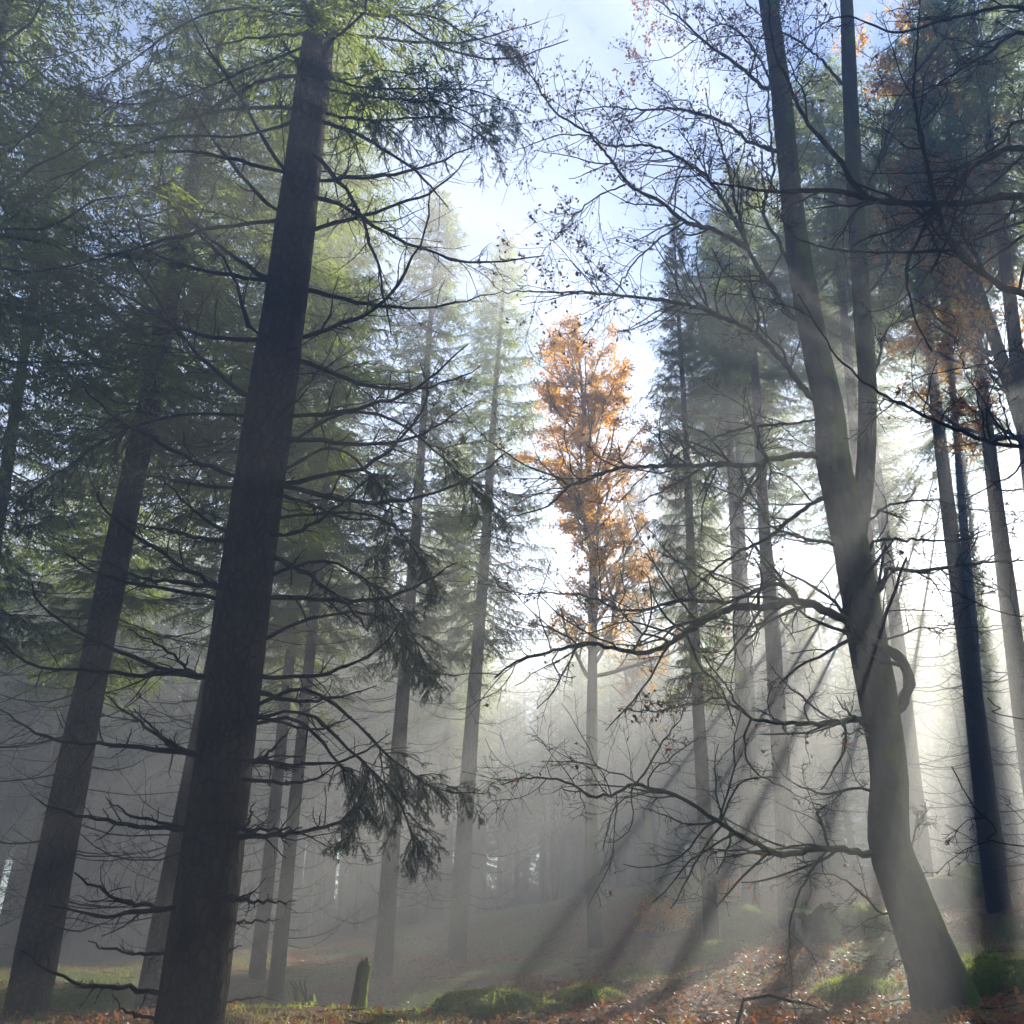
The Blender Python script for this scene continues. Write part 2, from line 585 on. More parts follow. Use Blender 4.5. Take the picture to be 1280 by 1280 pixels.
def spruce_crown(g, rng, H, z0, Rm, nb=110, ns=17, nt=13, w=0.02, two=True, droop=1.0, mi=0, mtw=None, whorl=0.0):
    i = np.arange(nb)
    t = (i + rng.random(nb)) / nb
    z = z0 + (H - z0) * t
    if whorl:
        z = z0 + np.round((z - z0) / whorl) * whorl + rng.normal(size=nb) * 0.10
    L = (Rm * (1 - t) ** 0.58 * (0.65 + 0.5 * rng.random(nb)) + 0.12)
    L[: nb // 6] *= (0.45 + 0.55 * rng.random(nb // 6))
    az = i * 2.39996 + rng.normal(size=nb) * 0.4
    slope = -0.42 * droop + 0.95 * t ** 1.3
    s = np.linspace(0, 1, 7)
    out = L[:, None] * s
    dz = L[:, None] * (slope[:, None] * s + 0.22 * s ** 2.5)
    ca, sa = np.cos(az)[:, None], np.sin(az)[:, None]
    P = np.stack([out * ca, out * sa, z[:, None] + dz], -1)
    P += rng.normal(size=P.shape) * 0.02 * L[:, None, None]
    tubes(g, P, np.maximum(0.011 * L[:, None] * np.linspace(1, 0.2, 7)[None], 0.004), 4, mtw if mtw is not None else mi)
    # secondaries
    u = (0.16 + 0.84 * (np.arange(ns) + 0.5) / ns)
    x = u * 6
    k = np.minimum(x.astype(int), 5)
    fr = (x - k)[None, :, None]
    base = P[:, k] * (1 - fr) + P[:, k + 1] * fr                   # nb,ns,3
    tan = norm(P[:, k + 1] - P[:, k])
    side = norm(np.cross(tan, np.array([0, 0, 1.0])))
    base = np.repeat(base[:, :, None], 2, 2)
    sg = np.array([1.0, -1.0])[None, None, :, None]
    d = norm(tan[:, :, None] * (0.55 + 0.3 * rng.random((nb, ns, 2, 1))) + side[:, :, None] * sg * 0.85 + np.array([0, 0, -0.32 * droop]) + rng.normal(size=(nb, ns, 2, 3)) * 0.16)
    l2 = (L[:, None, None] * 0.40 * (1.05 - 0.75 * u)[None, :, None] + 0.08) * (0.6 + 0.7 * rng.random((nb, ns, 2)))
    l2 = np.where(rng.random(l2.shape) < 0.16, 0.03, l2)
    # tertiary
    tt = (np.arange(nt) + rng.random((nb, ns, 2, nt))) / nt
    q = base[..., None, :] + d[..., None, :] * (l2[..., None] * tt)[..., None] + np.array([0, 0, -0.35 * droop]) * (l2[..., None] * tt ** 2)[..., None]
    s2 = norm(np.cross(d, np.array([0, 0, 1.0])))
    sg3 = np.where(rng.random((nb, ns, 2, nt, 1)) < 0.5, 1.0, -1.0)
    d3 = norm(d[..., None, :] * 0.55 + s2[..., None, :] * sg3 * 0.6 + np.array([0, 0, -0.65 * droop]) + rng.normal(size=q.shape) * 0.22)
    l3 = (0.05 + 0.12 * rng.random((nb, ns, 2, nt))) * np.clip(l2[..., None] * 2.5, 0.3, 1.15)
    p, dd, l = q.reshape(-1, 3), d3.reshape(-1, 3), l3.ravel()
    ww = w * (0.7 + 0.6 * rng.random(len(p)))
    blades(g, p, dd, l, ww, mi, rng)
    if two:
        blades(g, p, norm(dd + rng.normal(size=dd.shape) * 0.15), l * 0.9, ww, mi, rng)
    # needles along the secondaries
    b2, e2 = base.reshape(-1, 3), d.reshape(-1, 3)
    for a0 in (0.0, 0.45):
        blades(g, b2 + e2 * l2.reshape(-1, 1) * a0 + np.array([0, 0, -0.35 * droop]) * l2.reshape(-1, 1) * a0 ** 2,
               norm(e2 + np.array([0, 0, -0.35 * a0])), l2.ravel() * 0.6, w * 1.1, mi, rng)


# ---- spruce prototypes: trunk radius 0.25 at the base, height 25
def spruce_proto(name, seed, z0, Rm, nb, snag, ns=17, nt=13, w=0.021, H=25.0, two=True, whorl=0.0):
    rng = np.random.default_rng(seed)
    g = Geo()
    zz = np.r_[np.array([-0.5, -0.1, 0.08, 0.25, 0.5, 0.9]), np.arange(1.5, H, 0.9), H]
    P = np.stack([0.02 * np.sin(zz * 0.5 + seed), 0.02 * np.cos(zz * 0.4), zz], -1)
    R = 0.25 * (1 - np.clip(zz, 0, H) / H) ** 0.8 * 0.95 + 0.012
    trunk_geo(g, P, R, 16, rng, 0.05, 0.45)
    snag = max(snag, 14)
    D, DR = dead_limbs(1.2, z0 + 2.5, snag, rng, (0.7, 2.1), 0.0085)
    D[..., :2] *= 1.25
    tubes(g, D, DR * 1.2, 4, 1)
    Q, QR = children(D, DR, 7, rng, (0.15, 0.45), (30, 60), 0.7, 0.06, 5, rmin=0.0035)
    tubes(g, Q, QR, 3, 1)
    tr = g.mesh(name + '_trunk', [M_bark, M_twig])
    g = Geo()
    spruce_crown(g, rng, H, z0, Rm, nb, ns, nt, w, two, mi=0, mtw=1, whorl=whorl)
    cr = g.mesh(name + '_crown', [M_needle, M_twig], smooth=False)
    return tr, cr, H


PROTO = [spruce_proto('spruce_a', 11, 8.0, 2.9, 170, 46),
         spruce_proto('spruce_b', 12, 9.0, 3.2, 170, 52),
         spruce_proto('spruce_c', 13, 7.0, 2.5, 180, 40),
         spruce_proto('spruce_d', 14, 10.0, 3.4, 160, 60),
         spruce_proto('spruce_e', 15, 16.0, 3.3, 120, 70, whorl=1.3),
         spruce_proto('spruce_f', 16, 15.2, 2.9, 120, 70, whorl=1.5),
         spruce_proto('spruce_g', 17, 5.5, 3.4, 110, 20, w=0.055, whorl=2.4),
         spruce_proto('spruce_h', 18, 4.0, 3.2, 100, 20, w=0.055, whorl=3.0),
         spruce_proto('spruce_i', 19, 9.0, 3.1, 95, 50, w=0.045, whorl=2.2),
         spruce_proto('spruce_j', 20, 1.2, 3.3, 200, 0, w=0.06),
         spruce_proto('spruce_k', 23, 13.3, 3.4, 210, 50, w=0.028),
         spruce_proto('spruce_l', 24, 1.2, 3.4, 84, 0, w=0.05, whorl=1.9),
         spruce_proto('spruce_m', 25, 1.2, 3.4, 56, 0, w=0.05, whorl=2.6)]


def spruce(label, Y, low, high, diam, H, kind, rot=0.0, crown=1.0, group='spruces standing in the haze', cz=1.0):
    """spruce whose trunk passes photo pixels low and high at distance Y"""
    a, b = at(*low, Y), at(*high, Y)
    d = (b - a) / np.linalg.norm(b - a)
    z = float(gz(a[0], a[1]))
    for _ in range(3):
        base = a + d * ((z - a[2]) / d[2])
        z = float(gz(base[0], base[1]))
    base = a + d * ((z - a[2]) / d[2])
    return spruce_at(label, base, d, diam, H, kind, rot, crown, group, cz)


def spruce_at(label, base, d, diam, H, kind, rot=0.0, crown=1.0, group='spruces standing in the haze', cz=1.0):
    tr, cr, H0 = PROTO[kind]
    o = empty('spruce_tree', base, label, 'tree', group)
    q = Vector((0, 0, 1)).rotation_difference(Vector(d))
    o.rotation_mode = 'QUATERNION'
    o.rotation_quaternion = q @ Matrix.Rotation(rot, 3, 'Z').to_quaternion()
    s = H / H0
    t = part('trunk', tr, o)
    t.scale = (diam / 0.5, diam / 0.5, s)
    t = part('crown', cr, o)
    t.scale = (s * crown, s * crown, s)
    return o


SPR = [
    # label, Y, low px, high px, diameter, height, proto, rot, crown
    ('tall spruce half hidden behind the big dark trunk on the left', 12.0, (190, 1280), (269, 854), .50, 19.2, 1, .3, 1.0),
    ('thick leaning spruce nearest the left edge, sunlit moss on its foot', 11.0, (28, 1280), (187, 494), .47, 19.0, 3, 1.0, 1.0),
    ('slim grey spruce at the far left edge behind the leaning one', 20.0, (18, 1187), (63, 987), .36, 19.0, 0, 2.0, 1.0),
    ('left of the twin hazy trunks right of the big dark trunk', 18.5, (321, 1221), (342, 1020), .30, 19.2, 2, .7, 1.0),
    ('right of the twin hazy trunks right of the big dark trunk', 17.0, (345, 1237), (370, 987), .28, 19.2, 1, 1.7, .9),
    ('pale spruce trunk rising behind the small cut stump', 18.0, (478, 1210), (487, 1090), .37, 19.4, 0, 2.7, .9),
    ('pale spruce with a long trunk in the middle, crown beside the sky gap', 21.0, (570, 1195), (594, 854), .44, 20.4, 1, 3.7, .8),
    ('very faint thin spruce trunk left of the middle trunk', 32.0, (549, 1100), (560, 880), .34, 19.2, 0, 4.1, .9),
    ('slender dark spruce standing alone on the slope left of the beech', 16.0, (889, 1187), (860, 620), .28, 16.3, 2, 5.0, .62),
    ('left of the hazy blue spruces behind the slender slope tree', 20.0, (938, 1100), (916, 627), .38, 19.0, 4, .2, 1.0),
    ('thin spruce trunk close between two hazy blue spruces', 23.0, (946, 1100), (929, 700), .32, 19.2, 5, 1.2, 1.0),
    ('right of the hazy blue spruces, just left of the forked beech', 18.0, (985, 1100), (954, 627), .42, 19.2, 4, 2.4, 1.0),
    ('spruce trunk right of the forked beech, straight below the sun', 15.0, (1242, 1087), (1177, 560), .37, 18.6, 4, 3.3, .9),
    ('dark spruce trunk crossing the right edge, right of the sun', 13.0, (1267, 794), (1237, 560), .33, 19.0, 4, 4.4, .9),
    ('faint trunk between the two dark trunks on the right', 22.0, (1228, 960), (1205, 660), .36, 19.2, 5, 5.5, .9),
    ('hazy spruce foot seen close behind the right side of the beech', 18.0, (1158, 1110), (1133, 900), .36, 19.2, 4, .9, .9),
    ('tall spruce filling the upper left corner with dark hanging boughs', 9.0, (-190, 1000), (-75, 420), .42, 19.1, 3, 2.9, 1.25),
    ('spruce at the left edge with boughs down to eye level', 14.0, (-60, 1000), (12, 560), .34, 18.5, 2, 1.9, 1.1),
    ('dense spruce behind the sunlit boughs left of the big trunk', 16.0, (82, 1000), (146, 700), .36, 19.2, 2, 4.9, 1.2),
    ('sunlit yellow green spruce right behind the top of the big trunk', 16.0, (282, 900), (310, 700), .36, 19.2, 1, .5, 1.0),
    ('dark spruce crown behind the upper half of the forked beech', 15.0, (1112, 950), (1086, 700), .36, 19.1, 4, 3.0, 1.1),
    ('dark spruce crown over the right edge above the sun', 11.5, (1330, 900), (1278, 500), .34, 19.1, 5, 4.0, 1.1),
]
for s_ in SPR:
    spruce(*s_)

# trees added on the sunny side, mostly right of the frame: their crowns cut the sun into beams
SUNNY = [
    # label, (sideways from the sun line, metres towards the sun), height, proto, crown
    ('dark spruce crown in the upper right behind the forked beech', (-6.4, 26.5), 18.7, 5, .9),
    ('spruce crown against the sky right above the sun', (-3.3, 26.0), 18.7, 10, .9),
    ('tall spruce at the right edge with sunlit boughs at the top', (3.0, 26.0), 18.7, 8, .8),
    ('unseen spruce outside the right edge, added for shade', (5.2, 22.0), 18.4, 5, 1.1),
    ('unseen spruce well outside the right edge, added for shade', (10.0, 24.0), 18.7, 4, 1.1),
    ('unseen spruce farthest outside the right edge, added for shade', (15.0, 22.0), 18.4, 4, 1.1),
    ('open spruce far up the slope at the right edge', (2.6, 36.0), 17.2, 7, 1.1),
    ('spruce added at the right rim of the sky gap to shade its haze', (-11.3, 32.5), 18.7, 10, .9),
    ('farther spruce added at the right rim of the sky gap to shade its haze', (-13.0, 41.0), 18.7, 4, 1.0),
    ('unseen spruce of a second row beyond the right edge, added for shade', (7.0, 36.0), 17.7, 6, 1.0),
]
_sa, _ca = math.sin(SUN_AZ), math.cos(SUN_AZ)
for i_, (lb, (u_, d_), h_, k_, cs_) in enumerate(SUNNY):
    x_, y_ = d_ * _sa + u_ * _ca, d_ * _ca - u_ * _sa
    spruce_at(lb, (x_, y_, float(gz(x_, y_))), (0.01, 0.0, 1.0), .42, h_, k_, i_ * 1.3, cs_)

# added thicket of young spruces, tops stepped along sun rays to cut shafts
for i_, (u_, d_, sl_) in enumerate([(-6.6, 30.5, .72), (-8.0, 31.5, .74), (-9.4, 31, .72)]):
    x_, y_ = d_ * _sa + u_ * _ca, d_ * _ca - u_ * _sa
    zt_ = EYE[2] + math.tan(SUN_EL) * d_ + sl_ * u_ / math.cos(SUN_EL)
    z_ = float(gz(x_, y_))
    spruce_at('young spruce of the hazy thicket added behind the beech to cut sun shafts', (x_, y_, z_), (0.0, 0.0, 1.0), .3, zt_ - z_, 9, i_ * 1.7,
              .85, 'added young spruces of the thicket')

# added leaning spruces, aimed along sun rays to cast dark shafts in the haze
for lb_, d_, ph_, k_, r0_, pr_ in (
        ('uppermost of the thin leaning spruces added to shade the haze left of the beech', 33.0, 222.5, .13, 1.6, 12),
        ('thickest of the leaning spruces added to shade the haze left of the beech', 30.0, 228.0, .24, 1.0, 11),
        ('lowest of the leaning spruces added to shade the haze left of the beech', 32.0, 233.5, .13, 1.4, 12),
        ('leaning spruce added to cast a dark shaft close behind the beech', 31.0, 242.5, .20, 1.0, 11),
        ('thin, less steeply leaning spruce added to cast a dark shaft behind the beech', 33.0, 249.5, .12, 1.6, 12),
        ('bushy spruce added almost upright behind the beech foot to shade the haze', 29.0, 262.0, .34, 0.9, 9)):
    tp_ = math.tan(math.radians(ph_))
    zl_ = EYE[2] + math.tan(SUN_EL) * d_
    vt_ = -r0_ * abs(math.sin(math.radians(ph_)))
    ut_, zt_ = vt_ / tp_, zl_ + vt_ / math.cos(SUN_EL)
    zb_ = 2.4
    for _ in range(4):
        ub_ = (zb_ - zl_) * math.cos(SUN_EL) / tp_
        x_, y_ = d_ * _sa + ub_ * _ca, d_ * _ca - ub_ * _sa
        zb_ = float(gz(x_, y_))
    dd_ = np.array([(ut_ - ub_) * _ca, -(ut_ - ub_) * _sa, zt_ - zb_])
    ln_ = float(np.linalg.norm(dd_))
    spruce_at(lb_, (x_, y_, zb_), dd_ / ln_, .16, ln_, pr_, ph_, k_)

# ------------------------------------------------------------------ far wood: one hazy mass
rng = np.random.default_rng(5)
g = Geo()
farH = 17.5
fg = Geo()
spruce_crown(fg, np.random.default_rng(21), farH, 5.0, 2.2, 80, 8, 4, 0.075, False, mi=0, mtw=1)
fg2 = Geo()
spruce_crown(fg2, np.random.default_rng(22), farH, 0.6, 3.0, 80, 8, 5, 0.085, False, mi=0, mtw=1)
fv2, ff2, fm2 = np.concatenate(fg2.v), np.concatenate(fg2.f), np.concatenate(fg2.m)
fv, ff, fm = np.concatenate(fg.v), np.concatenate(fg.f), np.concatenate(fg.m)
zz = np.linspace(-0.5, farH, 8)
tg = Geo()
tubes(tg, np.stack([0 * zz, 0 * zz, zz], -1), 0.22 * (1 - np.clip(zz, 0, farH) / farH) + 0.02, 8, 1)
tv, tf, tm = tg.v[0], tg.f[0], tg.m[0]
cnt = 0
while cnt < 820:
    az = rng.uniform(-180, 180)
    D = rng.uniform(9, 92)
    x_, y_ = D * math.sin(math.radians(az)), D * math.cos(math.radians(az))
    sunside = 12.5 <= az < 62
    if sunside and D < 33:
        continue
    if abs(az) > 62 and D > 50:
        continue
    if cnt % 8 == 0 and not (abs(az) > 70 and D < 30):  # unseen trees around the camera, added to keep sky light off the foreground
        continue
    if cnt % 8 in (1, 2, 4) and not (12.5 < az < 55 and D < 85):
        continue
    if cnt % 8 in (3, 5, 6, 7) and not (-45 < az < 14 and D < 75):
        continue
    if D * math.cos(math.radians(az)) > 86 or D * abs(math.sin(math.radians(az))) > 88:
        continue
    if D * abs(math.cos(math.radians(az))) > 110 or (abs(az) < 75 and D < 30):
        continue
    y2_ = D * math.cos(math.radians(az))
    if y2_ < -56:
        continue
    if -1.5 < az < 14 and D < 40:
        continue
    if az <= -1.5 and D < 34:
        continue
    if sunside:                      # infill trees shade the far haze; height capped so the low sun clears them
        cap = (2.0 + 0.518 * (D - 18.0) - float(gz(x_, y_))) / farH
        if cap < 0.35:
            continue
    s_, r_ = (min(1.05, cap) if sunside else 1.0) * rng.uniform(0.8, 1.08) * ((0.70 if D < 55 else 0.98) if -1.5 < az < 14 else 1.0), rng.uniform(0, 6.28)
    s_ = min(s_, (20.7 - float(gz(x_, y_))) / farH)
    cnt += 1
    c_, q_ = math.cos(r_), math.sin(r_)
    low_ = D > 55 and (cnt % 2 or -3 < az < 14)
    for v_, f_, m_ in (((fv2, ff2, fm2) if low_ else (fv, ff, fm)), (tv, tf, tm)):
        vv = v_ * s_
        vv = np.stack([vv[:, 0] * c_ - vv[:, 1] * q_, vv[:, 0] * q_ + vv[:, 1] * c_, vv[:, 2]], -1)
        vv = vv + np.array([x_, y_, float(gz(x_, y_))])
        g.f.append(f_ + g.n); g.v.append(vv.astype(np.float32)); g.m.append(m_); g.n += len(vv)
o = bpy.data.objects.new('far_wood', g.mesh('far_wood', [M_needle, M_bark], False))
COL.objects.link(o)
tag(o, 'distant spruce wood fading into the bright haze, and unseen trees around the camera', 'forest', kind='stuff')


# ------------------------------------------------------------------ the big dark spruce on the left
YM = 8.5
rng = np.random.default_rng(31)
pb, pt = at(235, 1280, YM), at(406, 0, YM)
dM = (pt - pb) / np.linalg.norm(pt - pb)
zb = float(gz(pb[0], pb[1]))
baseM = pb + dM * ((zb - pb[2]) / dM[2])
HM = 19.6
big = empty('spruce_tree', baseM, 'big dark spruce with bare dead branches in the left foreground', 'tree')
g = Geo()
tt = np.r_[np.array([-0.6, -0.15, 0.05, 0.2, 0.45, 0.8, 1.2]), np.arange(1.5, 15, 0.14), np.arange(15, HM, 0.4)]
P = dM[None] * tt[:, None] + np.c_[0.012 * np.sin(tt * 0.9), 0.012 * np.cos(tt * 0.7), 0 * tt]
R = 0.295 - 0.0045 * np.clip(tt, 0, 12) - np.clip(tt - 12, 0, 99) * 0.027
trunk_geo(g, P, R, 56, rng, 0.035, 0.5)
part('trunk', g.mesh('big_trunk', [M_bark]), big)


def axis_pt(py):
    """point on the big trunk's axis seen at picture row py"""
    best = None
    x = np.interp(py, [0, 1280], [406, 235])
    return at(x, py, YM)


def needles_on(g, P, rng, per_m=420, ln=0.017, w=0.0032, mi=1, side=0.85):
    """real needles along a batch of twigs"""
    B, n, _ = P.shape
    Ls = np.linalg.norm(np.diff(P, axis=1), axis=2).sum(1)
    m = np.maximum((Ls * per_m).astype(int), 4)
    bi = np.repeat(np.arange(B), m)
    t = rng.random(len(bi)) * (n - 1.001)
    i = t.astype(int)
    fr = (t - i)[:, None]
    p = P[bi, i] * (1 - fr) + P[bi, i + 1] * fr
    tan = norm(P[bi, i + 1] - P[bi, i])
    rv = rng.normal(size=p.shape)
    perp = norm(rv - (rv * tan).sum(-1, keepdims=True) * tan)
    d = norm(tan * 0.65 + perp * side)
    blades(g, p, d, ln * (0.7 + 0.6 * rng.random(len(p))), w, mi, rng)


def branch_mesh(pts, r0, rng, m1=9, m2=3, live=0.0, len1=(0.12, 0.34), n=18, wob=0.008, droop=0.0, per_m=420,
                l1max=1.0, k=7, t0=0.18, ang=(30, 62), needle_w=0.0034):
    g = Geo()
    P = resample(pts, n)
    P = wiggle(P, wob, rng)
    R = r0 * np.linspace(1, 0.13, n) ** 0.75
    R = np.maximum(R, 0.0032)
    R *= 1 + 0.10 * rng.normal(size=n)
    tubes(g, P, R, k)
    Q1, R1 = children(P[None], R[None], m1, rng, len1, ang, 0.75, 0.0, 7, 0.16, t0, 0.0030, rf=0.42, lmax=l1max)
    tubes(g, Q1, R1, 4)
    if m2:
        Q2, R2 = children(Q1, R1, m2, rng, (0.2, 0.5), (30, 60), 0.8, 0.02 - droop * 0.16, 5, 0.16, 0.15, 0.0022)
        tubes(g, Q2, R2, 3)
    # short broken stubs
    Q3, R3 = children(P[None], R[None], 10, rng, (0.01, 0.03), (50, 90), 1, 0, 3, 0.1, 0.05, 0.003)
    tubes(g, Q3, R3, 4)
    if live:
        # foliage on the outer part: drooping twigs set with needles
        i0 = int((1 - live) * n)
        S, SR = P[None, i0:], R[None, i0:]
        A, AR = children(S, SR, 22, rng, (0.22, 0.5), (35, 65), 0.45, -0.14, 7, 0.08, 0.0, 0.0026, lmin=0.22, lmax=0.85)
        tubes(g, A, AR, 3)
        Bq, BR = children(A, AR, 9, rng, (0.25, 0.6), (35, 60), 0.7, -0.22, 5, 0.08, 0.05, 0.002, lmin=0.08, lmax=0.34)
        tubes(g, Bq, BR, 3)
        Cq, CR = children(Bq, BR, 3, rng, (0.3, 0.6), (30, 55), 0.9, -0.2, 4, 0.08, 0.1, 0.002, lmin=0.05, lmax=0.16)
        for X in (A, Bq, Cq):
            needles_on(g, X, rng, per_m, 0.018, needle_w)
    return g


def px_branch(pts, Y0, Y1):
    n = len(pts)
    c = np.r_[0, np.cumsum([math.hypot(pts[i + 1][0] - pts[i][0], pts[i + 1][1] - pts[i][1]) for i in range(n - 1)])]
    c /= c[-1]
    return np.array([at(p[0], p[1], Y0 + (Y1 - Y0) * c[i]) for i, p in enumerate(pts)])


DEAD = [
    [(313, 500), (277, 470), (233, 427), (160, 320), (97, 233)],
    [(297, 597), (230, 570), (167, 534), (133, 514), (103, 482)],
    [(293, 609), (243, 605), (190, 595), (157, 584), (132, 572)],
    [(287, 667), (250, 644), (217, 614), (197, 589)],
    [(283, 675), (247, 672), (203, 662), (147, 647)],
    [(277, 732), (257, 727), (227, 707), (187, 680), (143, 647), (123, 627), (110, 584)],
    [(277, 734), (227, 729), (167, 720), (123, 695)],
    [(273, 749), (227, 740), (160, 729), (107, 710), (83, 690)],
    [(247, 844), (200, 834), (137, 810), (73, 774), (50, 754), (38, 730)],
    [(247, 844), (217, 820), (183, 797), (158, 785)],
    [(257, 845), (187, 844), (110, 839), (53, 834), (20, 817), (-10, 795)],
    [(247, 941), (187, 937), (133, 931), (83, 926), (37, 912), (-5, 884)],
    [(240, 942), (207, 926), (167, 897), (130, 869)],
    [(240, 942), (205, 922), (165, 885)],
    [(233, 1036), (180, 1034), (133, 1027), (90, 1017), (47, 1001)],
    [(230, 1034), (197, 1027), (160, 1017), (135, 999)],
    [(207, 1136), (160, 1142), (127, 1144), (90, 1137), (52, 1131)],
    [(205, 1134), (160, 1129), (130, 1114), (95, 1091)],
    [(190, 1239), (143, 1234), (100, 1231), (60, 1211), (28, 1189)],
    [(197, 1192), (150, 1190), (113, 1175)],
    [(182, 1272), (153, 1261), (140, 1243)],
    # right of the trunk
    [(365, 520), (427, 514), (494, 497), (537, 474), (584, 430)],
    [(360, 547), (427, 555), (467, 555), (504, 550), (540, 537), (570, 517), (590, 502)],
    [(355, 605), (427, 592), (460, 582), (494, 557), (527, 514), (534, 487), (524, 454)],
    [(355, 608), (427, 624), (477, 629), (527, 620), (570, 607), (614, 580), (640, 560)],
    [(340, 747), (427, 750), (484, 747), (527, 729), (570, 702)],
    [(325, 845), (380, 846), (427, 835), (464, 817), (487, 797), (502, 775)],
    [(373, 450), (427, 470), (477, 484), (530, 485), (600, 460)],
    [(350, 620), (390, 632), (427, 647), (480, 650)],
    [(333, 670), (373, 664), (427, 630), (470, 590)],
    [(347, 699), (390, 722), (427, 750), (460, 790)],
    [(310, 951), (387, 956), (427, 951), (460, 936), (490, 916)],
    [(312, 950), (333, 944), (350, 927), (363, 909)],
    [(320, 864), (367, 877), (427, 871), (470, 857)],
    [(297, 1046), (347, 1044), (393, 1036), (427, 1024), (455, 1005)],
    [(297, 1037), (340, 1037), (377, 1037)],
    [(298, 1035), (310, 1030), (317, 1004)],
    [(287, 1121), (320, 1127), (360, 1131)],
    [(287, 1152), (320, 1152), (348, 1150)],
    [(282, 1189), (302, 1181)],
    [(320, 894), (367, 907), (400, 911), (440, 897)],
    [(307, 974), (360, 979), (400, 970), (430, 955)],
    # upper left
    [(367, 95), (320, 103), (253, 143), (187, 177), (120, 200)],
    [(377, 43), (320, 47), (250, 62)],
    [(360, 135), (300, 135), (213, 152), (143, 157), (70, 150)],
    [(353, 217), (287, 197), (213, 188), (133, 200), (60, 227)],
    [(347, 277), (267, 285), (207, 300), (150, 317), (100, 330), (20, 343)],
    [(372, 75), (345, 40), (318, -5)],
    [(350, 207), (300, 123), (260, 60), (230, 0)],
    [(340, 260), (283, 197), (240, 133), (213, 93)],
    [(333, 347), (277, 310), (227, 267), (187, 233)],
    [(333, 350), (253, 337), (187, 313), (140, 280)],
    [(313, 410), (287, 333), (247, 290), (220, 250)],
    [(310, 425), (233, 413), (170, 377), (120, 350)],
    # upper right
    [(410, 40), (494, 50), (570, 53), (627, 40), (674, 27)],
    [(410, 8), (467, 10), (520, 40), (570, 67), (644, 72), (710, 50)],
    [(385, 225), (427, 223), (477, 220), (544, 203), (594, 182)],
    [(380, 290), (427, 277), (494, 257), (550, 233), (587, 193)],
    [(385, 245), (427, 257), (487, 293), (560, 323), (614, 328), (680, 320)],
    [(370, 360), (427, 373), (474, 382), (527, 385), (574, 377), (627, 365)],
    [(365, 425), (427, 405), (477, 380), (510, 333), (534, 283), (537, 233)],
    [(390, 190), (440, 250), (470, 330), (490, 420)],
    [(395, 150), (450, 170), (520, 215), (560, 260)],
]
for i_, pts in enumerate(DEAD):
    Yr = YM + rng.normal() * 0.15
    pp = [pts[0]] + list(pts[1:])
    Pw = px_branch(pp, Yr, YM + rng.uniform(-1.3, 1.1) * min(1.0, len(pts) / 4))
    L_ = np.linalg.norm(np.diff(Pw, axis=0), axis=1).sum()
    # root inside the trunk
    ax = axis_pt(pts[0][1])
    Pw = np.concatenate([[Pw[0] * 0.35 + ax * 0.65], Pw])
    g = branch_mesh(Pw - baseM, 0.024 * (0.75 + 0.25 * min(L_, 2.2)), rng, m1=int(5 + 5 * L_), m2=3, len1=(0.07, 0.26), wob=0.010)
    part('dead_branch', g.mesh('dead_branch', [M_twig, M_needle_near]), big)

for i_ in range(34):
    D_, DR_ = dead_limbs(0.9, 11.5, 1, rng, (0.45, 1.7), 0.0075, 0.2)
    ax_ = dM * D_[0, 0, 2] - np.array([0, 0, D_[0, 0, 2]])
    D_ = D_ + ax_
    g = Geo()
    tubes(g, D_, DR_, 5)
    Q_, QR_ = children(D_, DR_, 9, rng, (0.1, 0.4), (30, 62), 0.8, 0.0, 6, 0.14, 0.15, 0.0026, rf=0.45)
    tubes(g, Q_, QR_, 3)
    Q2_, QR2_ = children(Q_, QR_, 3, rng, (0.2, 0.5), (30, 60), 0.8, 0.0, 4, 0.14, 0.15, 0.0022)
    tubes(g, Q2_, QR2_, 3)
    part('dead_branch', g.mesh('dead_branch', [M_twig, M_needle_near]), big)

LIVE = [
    ([(307, 519), (240, 517), (197, 525), (163, 535), (127, 555), (83, 584), (33, 617), (-12, 655)], 8.5, 7.8, 0.60),
    ([(400, 110), (440, 118), (500, 125), (560, 130), (615, 160)], 8.5, 7.4, 0.85),
    ([(400, 95), (450, 108), (520, 112), (580, 112), (640, 128)], 8.5, 7.7, 0.8),
    ([(400, 140), (450, 150), (520, 148), (570, 150), (610, 175)], 8.5, 7.0, 0.85),
    ([(352, 560), (420, 520), (480, 520), (540, 560), (590, 610), (628, 655)], 8.5, 9.0, 0.40),
    ([(340, 650), (420, 640), (480, 650), (520, 690), (545, 740)], 8.5, 9.4, 0.50),
    ([(335, 720), (400, 700), (450, 720), (500, 770), (540, 850)], 8.5, 9.2, 0.55),
    ([(325, 800), (400, 770), (470, 770), (510, 810), (540, 860)], 8.5, 9.6, 0.5),
    ([(320, 880), (380, 860), (430, 890), (480, 940), (540, 985), (608, 992)], 8.5, 9.0, 0.45),
    ([(318, 900), (380, 890), (430, 930), (480, 980), (510, 1030), (520, 1090)], 8.5, 8.8, 0.45),
    ([(318, 905), (370, 900), (420, 950), (450, 1000), (430, 1060)], 8.5, 8.5, 0.42),
    ([(350, 590), (410, 560), (450, 580), (490, 640), (470, 700)], 8.5, 9.4, 0.5),
    ([(380, 60), (300, 90), (230, 120), (150, 130), (90, 110)], 8.5, 7.5, 0.65),
    ([(375, 150), (300, 170), (220, 170), (120, 200), (40, 260)], 8.5, 7.2, 0.6),
    ([(370, 20), (300, 10), (230, 30), (160, 80), (90, 110)], 8.5, 7.9, 0.6),
    ([(420, 10), (480, 20), (540, 20), (600, 50), (650, 60)], 8.5, 8.0, 0.6),
]
